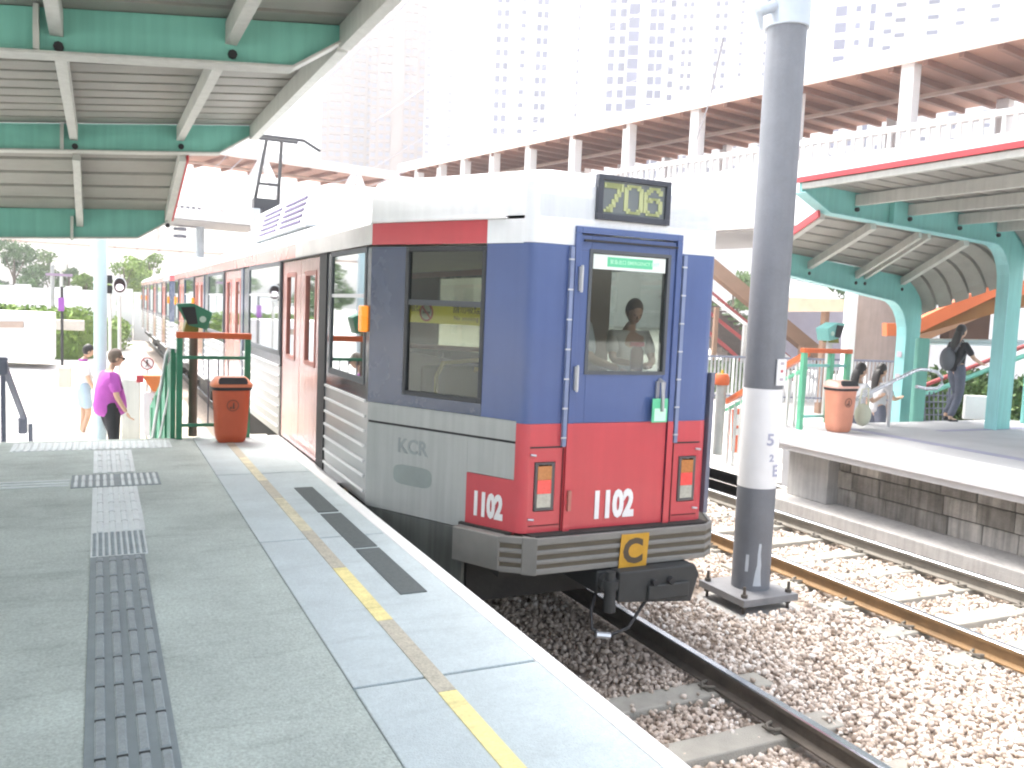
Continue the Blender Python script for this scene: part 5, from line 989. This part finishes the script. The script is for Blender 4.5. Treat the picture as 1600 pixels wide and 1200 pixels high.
# round tram signal
s0 = at(187, 446, D=17); sgn = thing('tram_signal', 'round dark tram signal with white border beside the pale column', 'signal', (s0.x, s0.y, 0))
obj('post', MB().cyl(s0.x, s0.y+.1, 0, s0.z-.2, .035, 10).bar((s0.x, s0.y+.1, s0.z-.25), (s0.x-.2, s0.y+.1, s0.z-.25), .03, .04), offwhite, sgn, smooth=True)
def oval(cx, cz, rx, rz, y, dy, n=28): return MB().prism([(cx+rx*math.copysign(abs(math.cos(a))**.85, math.cos(a)), y, cz+rz*math.sin(a)) for a in [2*math.pi*k/n for k in range(n)]], (0, dy, 0))
obj('border', oval(s0.x, s0.z, .13, .165, s0.y, .03), whitep, sgn); obj('face', oval(s0.x, s0.z, .105, .14, s0.y-.012, .01), mat('signal_brown', (.07, .035, .035), .4), sgn); obj('lens', oval(s0.x, s0.z-.035, .068, .06, s0.y-.02, .007), mat('signal_lens', (.85, .8, .85), .3, emit=((1, .9, 1), .6)), sgn)
obj('visor', MB().tube([(s0.x, s0.y-.015, s0.z+.03), (s0.x, s0.y-.12, s0.z+.05)], [.085, .09], 16, cap=False), black, sgn)
s1 = at(172, 446, D=17.2); bk = thing('tram_signal', 'black stacked signal lamps seen side on next to the round signal', 'signal', (s1.x, s1.y, 0)); obj('post', MB().cyl(s1.x, s1.y, 0, s1.z-.1, .03, 8), offwhite, bk)
for dz in (.12, -.08): obj('lamp', MB().box(s1.x-.09, s1.x+.04, s1.y-.08, s1.y+.08, s1.z+dz-.08, s1.z+dz+.08).tube([(s1.x-.05, s1.y-.08, s1.z+dz), (s1.x-.05, s1.y-.2, s1.z+dz)], .06, 10), black, bk)
# bus stop pole with purple sign, lantern post, thin post
p = at(97, 520, D=26); bs = thing('bus_stop_pole', 'thin black pole with a slim purple sign at left', 'sign pole', (p.x, p.y, 0)); zt = at(97, 448, D=26).z
obj('pole', MB().cyl(p.x, p.y, 0, zt, .04, 8), black, bs); obj('sign', MB().box(p.x-.10, p.x+.06, p.y-.04, p.y+.04, at(97, 486, D=26).z, at(97, 465, D=26).z), mat('sign_purple', (.28, .07, .36), .5), bs)
p = at(96, 450, D=40); ls = thing('lantern_post', 'street lamp post with a white lantern among the trees at left', 'lamp post', (p.x, p.y, 0)); obj('post', MB().cyl(p.x, p.y, 0, at(96, 425, D=40).z, .07, 8), offwhite, ls)
q = at(96, 424, D=40); obj('lantern', MB().lathe(q, [(.12, 0), (.22, .1), (.24, .42), (.05, .6)], 12), whitep, ls, smooth=True)
p = at(82, 460, D=36); ns = thing('street_name_post', 'pale post carrying a faded purple street name board', 'sign pole', (p.x, p.y, 0)); zt = at(82, 414, D=36).z; obj('post', MB().cyl(p.x, p.y, 0, zt, .08, 8), MATS['post_grey_plain'], ns)
obj('board', MB().box(p.x-.25, p.x+.75, p.y-.14, p.y-.1, at(82, 431, D=36).z, at(82, 427, D=36).z), mat('board_mauve', (.35, .25, .36), .5), ns)
# no pedestrians sign
s2 = at(230, 568, D=14); np_ = thing('prohibition_sign', 'round white no pedestrians sign with dark ring at the ramp foot', 'sign', (s2.x, s2.y, 0)); PP = lambda s, o, z: Vector((s, s2.y-o, z))
obj('post', MB().cyl(s2.x, s2.y+.05, 0, s2.z-.08, .02, 8), offwhite, np_); obj('face', disc((s2.x, s2.z), 0, .105, PP), whitep, np_)
mk_ = disc((s2.x, s2.z), .085, .105, lambda s, o, z: PP(s, o+.004, z)); mk_.bar((s2.x-.06, s2.y-.004, s2.z+.06), (s2.x+.06, s2.y-.004, s2.z-.06), .004, .018); obj('ring', mk_, mat('sign_dull_red', (.30, .06, .07), .5), np_)
pm = MB().ell((s2.x, s2.y-.004, s2.z+.048), (.014, .003, .014), 8, 6).bar((s2.x, s2.y-.004, s2.z+.035), (s2.x-.005, s2.y-.004, s2.z-.01), .004, .022).bar((s2.x, s2.y-.004, s2.z-.01), (s2.x-.025, s2.y-.004, s2.z-.06), .004, .01).bar((s2.x, s2.y-.004, s2.z-.01), (s2.x+.02, s2.y-.004, s2.z-.06), .004, .01).bar((s2.x-.03, s2.y-.004, s2.z+.015), (s2.x+.03, s2.y-.004, s2.z+.0), .004, .008)
obj('walking_figure', pm, black, np_)
# parked cars far left, small
for i, (px, m_) in enumerate(((14, greysteel), (42, whitep))):
    p = at(px, 477, D=55); c = thing('parked_car', ['dark parked car at the far left below the trees', 'white parked car at the far left beside the hoarding'][i], 'car', (p.x, p.y, .0), 'parked cars far off at left')
    x, y = p.x, p.y-3; body = MB().prism([(x-2, y, .35), (x+2, y, .35), (x+2, y, .9), (x+1.3, y, 1.0), (x+.7, y, 1.45), (x-1.0, y, 1.45), (x-1.6, y, 1.0), (x-2, y, .95)], (0, 1.7, 0)); obj('body', body, m_, c, bevel=.06)
    obj('windows', MB().prism([(x+1.15, y-.01, 1.0), (x+.65, y-.01, 1.38), (x-.95, y-.01, 1.38), (x-1.4, y-.01, 1.0)], (0, 1.72, 0)), mat('car_glass', (.05, .06, .07), .1), c)
    for dx in (-1.25, 1.25): obj('wheel', MB().tube([(x+dx, y-.03, .33), (x+dx, y+.2, .33)], .33, 16), black, c)
# white bus mirrored in the tram windows
bx, by = -9, 22; bus = thing('bus', 'white bus standing left of the frame, mirrored in the tram windows', 'bus', (bx, by, 0)); obj('body', MB().box(bx-1.2, bx+1.2, by-5, by+5, .35, 3.1), whitep, bus, bevel=.12); obj('windows', MB().box(bx-1.21, bx+1.21, by-4.7, by+4.7, 1.5, 2.6), MATS['car_glass'], bus)
for dy in (-3.2, 3.2): obj('wheel', MB().tube([(bx-1.22, by+dy, .48), (bx+1.22, by+dy, .48)], .48, 20), black, bus)
# catenary mast farther off with insulators
mx = at(313, 380, X=5.5); ms = thing('catenary_mast', 'far grey catenary mast with small insulators above the tram roof', 'mast', (5.5, 46, 0)); zt = at(313, 338, Y=46).z; xm = at(313, 360, Y=46).x
obj('shaft', MB().cyl(xm, 46, 0, zt, .2, 12), MATS['galvanised'], ms, smooth=True); ar = MB(); zq = at(295, 350, Y=46).z; ar.bar((xm, 46, zq+.8), (xm-1.6, 46, zq+.8), .08, .08).bar((xm, 46, zq-.1), (xm-1.2, 46, zq-.1), .08, .08)
for dz in (.55, .1, -.35, -.7): ar.cyl(xm-.95, 46, zq+dz, zq+dz+.14, .32, 10)
obj('insulator_arm', ar, greysteel, ms)
# ------------------------------------------------------------------ background at right
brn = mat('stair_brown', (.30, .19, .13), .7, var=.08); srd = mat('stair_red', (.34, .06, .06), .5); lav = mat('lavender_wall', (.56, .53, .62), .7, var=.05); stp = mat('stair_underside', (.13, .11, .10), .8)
st = thing('footbridge_stairs', 'brown footbridge stair flights with red handrails behind the grey pole', 'stairs', at(1170, 560, D=27))
D_ = 27
def ribbon(name, pts, th_px, m_, dep=.15, D=D_, par=st): 
    a = [at(x, y, D=D) for x, y in pts]; b = [at(x, y+th_px, D=D) for x, y in pts]; return obj(name, MB().prism(a+b[::-1], (0, dep, 0)), m_, par)
ribbon('roof_beam', [(1095, 386), (1112, 400), (1175, 452), (1300, 556)], 26, brn, .3)
ribbon('handrail', [(1095, 440), (1165, 498), (1300, 611)], 4, srd, .06, 26.9); ribbon('white_rail', [(1100, 452), (1165, 503), (1300, 610)], 6, whitep, .06, 26.8)
ribbon('handrail', [(1095, 474), (1165, 530), (1240, 590)], 6, srd, .06, 26.9); ribbon('handrail', [(1095, 505), (1140, 543), (1180, 580)], 7, srd, .06, 26.9)
fl_ = MB()
for k in range(16):
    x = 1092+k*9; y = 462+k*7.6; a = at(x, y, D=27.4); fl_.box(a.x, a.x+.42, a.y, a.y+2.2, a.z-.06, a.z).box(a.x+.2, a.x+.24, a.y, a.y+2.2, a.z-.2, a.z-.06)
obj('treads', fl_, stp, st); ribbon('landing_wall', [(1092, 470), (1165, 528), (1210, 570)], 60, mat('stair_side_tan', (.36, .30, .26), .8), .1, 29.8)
for px, y0 in ((1118, 480), (1163, 508), (1250, 540), (1180, 440)): a, b = at(px, y0, D=26.8), at(px, 590, D=26.8); obj('post', MB().box(a.x-.07, a.x+.07, a.y-.1, a.y, b.z, a.z), brn if px != 1163 else offwhite, st)
a, b = at(1225, 487, D=23), at(1326, 487, D=23); shp = thing('shelter_roof', 'cream roof beam and white sloping roof right of the grey pole', 'shelter', (a+b)/2)
obj('fascia', MB().prism([a, b, at(1326, 468, D=23), at(1225, 464, D=23)], (0, .4, 0)), mat('cream_paint', (.78, .60, .42), .6), shp)
obj('roof', MB().prism([at(1180, 466, D=23.1), at(1313, 467, D=23.1), at(1278, 436, D=26), at(1180, 425, D=26)], (0, .2, .1)), whitep, shp)
for px, w_ in ((1293, 5),): a, b = at(px, 487, D=23.2), at(px, 580, D=23.2); obj('post', MB().box(a.x-.08, a.x+.08, a.y, a.y+.15, 0, a.z), brn, shp)
box_at('lavender_wall', 'pale lavender wall under the cream roof beam', 'wall', 1205, 1325, 480, 575, 30, .3, lav)
cw = at(1328, 500, D=17); wc = thing('white_column', 'slim white square column left of the wide brown pier', 'column', (cw.x, cw.y, 0)); obj('shaft', MB().box(cw.x-.09, cw.x+.09, cw.y-.09, cw.y+.09, 0, at(1328, 440, D=17).z+.2), whitep, wc, bevel=.01)
rf = thing('railing', 'grey metal railing with close vertical bars at street level behind the pole', 'railing', at(1180, 620, D=20)); a, b = at(1095, 556, D=21), at(1440, 566, D=21); a2z, b2z = a.z-1.05, b.z-1.05
obj('top_rail', MB().bar(a, b, .05, .05), greysteel, rf); obj('bottom_rail', MB().bar(a-Z_*.95, b-Z_*.95, .04, .04), greysteel, rf)
n = 60
for k in range(n): q = a.lerp(b, k/n); obj('bar', MB().box(q.x-.018, q.x+.018, q.y-.018, q.y+.018, q.z-1.05, q.z), steel if k % 9 else whitep, rf)
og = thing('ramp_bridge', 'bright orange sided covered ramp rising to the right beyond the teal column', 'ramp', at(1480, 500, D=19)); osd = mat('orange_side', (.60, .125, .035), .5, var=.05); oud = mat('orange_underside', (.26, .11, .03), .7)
P_ = [(1386, 505), (1424, 505), (1550, 443), (1566, 439), (1660, 437)]; Q_ = [(1386, 525), (1426, 525), (1552, 465), (1568, 460), (1660, 460)]
obj('side_beam', MB().prism([at(x, y, D=16) for x, y in P_]+[at(x, y, D=16) for x, y in Q_[::-1]], (.1, .2, 0)), osd, og)
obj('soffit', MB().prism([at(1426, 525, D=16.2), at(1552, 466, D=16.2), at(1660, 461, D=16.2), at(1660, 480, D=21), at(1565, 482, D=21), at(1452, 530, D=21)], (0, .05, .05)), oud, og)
box_at('shop_wall', 'dark brown opening under the orange ramp behind the person in black', 'wall', 1482, 1545, 478, 532, 24, .3, mat('opening_brown', (.12, .07, .05), .8))
box_at('white_wall', 'white wall behind the teal columns under the orange ramp', 'wall', 1425, 1600, 470, 620, 30, .3, hoard)
box_at('white_board', 'white board leaning on the railing beside the legs of the person in black', 'board', 1507, 1558, 618, 655, 15.2, .06, whitep)
box_at('teal_panel', 'teal panel wall behind the right hand column', 'panel', 1597, 1700, 440, 690, 14.6, .08, tealr); box_at('teal_panel', 'teal flat panel behind the left hand teal column', 'panel', 1423, 1441, 528, 690, 14.3, .08, teal)
pr_ = thing('railing', 'pale blue horizontal pipe rails behind the person in black', 'railing', at(1500, 535, D=18))
for y in (531, 536): obj('pipe', MB().tube([at(1440, y, D=18), at(1600, y+3, D=18)], .035, 8), MATS['pale_blue_paint'], pr_, smooth=True)
rr3 = thing('railing', 'sloping red and teal handrails crossing behind the person in black', 'railing', at(1500, 590, D=15.5))
obj('red_rail', MB().tube([at(1425, 610, D=15.5), at(1600, 541, D=15.5)], .04, 8), srd, rr3, smooth=True); obj('teal_rail', MB().tube([at(1430, 622, D=15.5), at(1600, 556, D=15.5)], .045, 8), teal, rr3, smooth=True)
mf = thing('mesh_fence', 'low black mesh fence beside the teal column', 'mesh fence', at(1455, 640, D=15)); mm_ = MB()
for k in range(7): mm_.tube([at(1438+k*7, 612, D=15), at(1438+k*7, 662, D=15)], .012, 6)
for k in range(5): mm_.tube([at(1436, 618+k*10, D=15), at(1484, 618+k*10, D=15)], .012, 6)
obj('mesh', mm_, greysteel, mf); 
for px in (1436, 1484): obj('post', MB().tube([at(px, 606, D=15), at(px, 668, D=15)], .025, 8), greysteel, mf)

# ------------------------------------------------------------------ haze
hz = MB().box(-260, 260, -70, 420, -1.6, 135); hm_ = bpy.data.materials.new('haze_air'); hm_.use_nodes = True; n_ = hm_.node_tree.nodes
for q in list(n_):
    if q.type != 'OUTPUT_MATERIAL': n_.remove(q)
pv = n_.new('ShaderNodeVolumePrincipled'); pv.inputs['Color'].default_value = (.95, .95, .97, 1); pv.inputs['Density'].default_value = .002; pv.inputs['Anisotropy'].default_value = .2
hm_.node_tree.links.new(pv.outputs[0], n_['Material Output'].inputs['Volume'])
ho_ = obj('haze', hz, hm_, kind='stuff', label='bright white haze in the air fading the far towers')
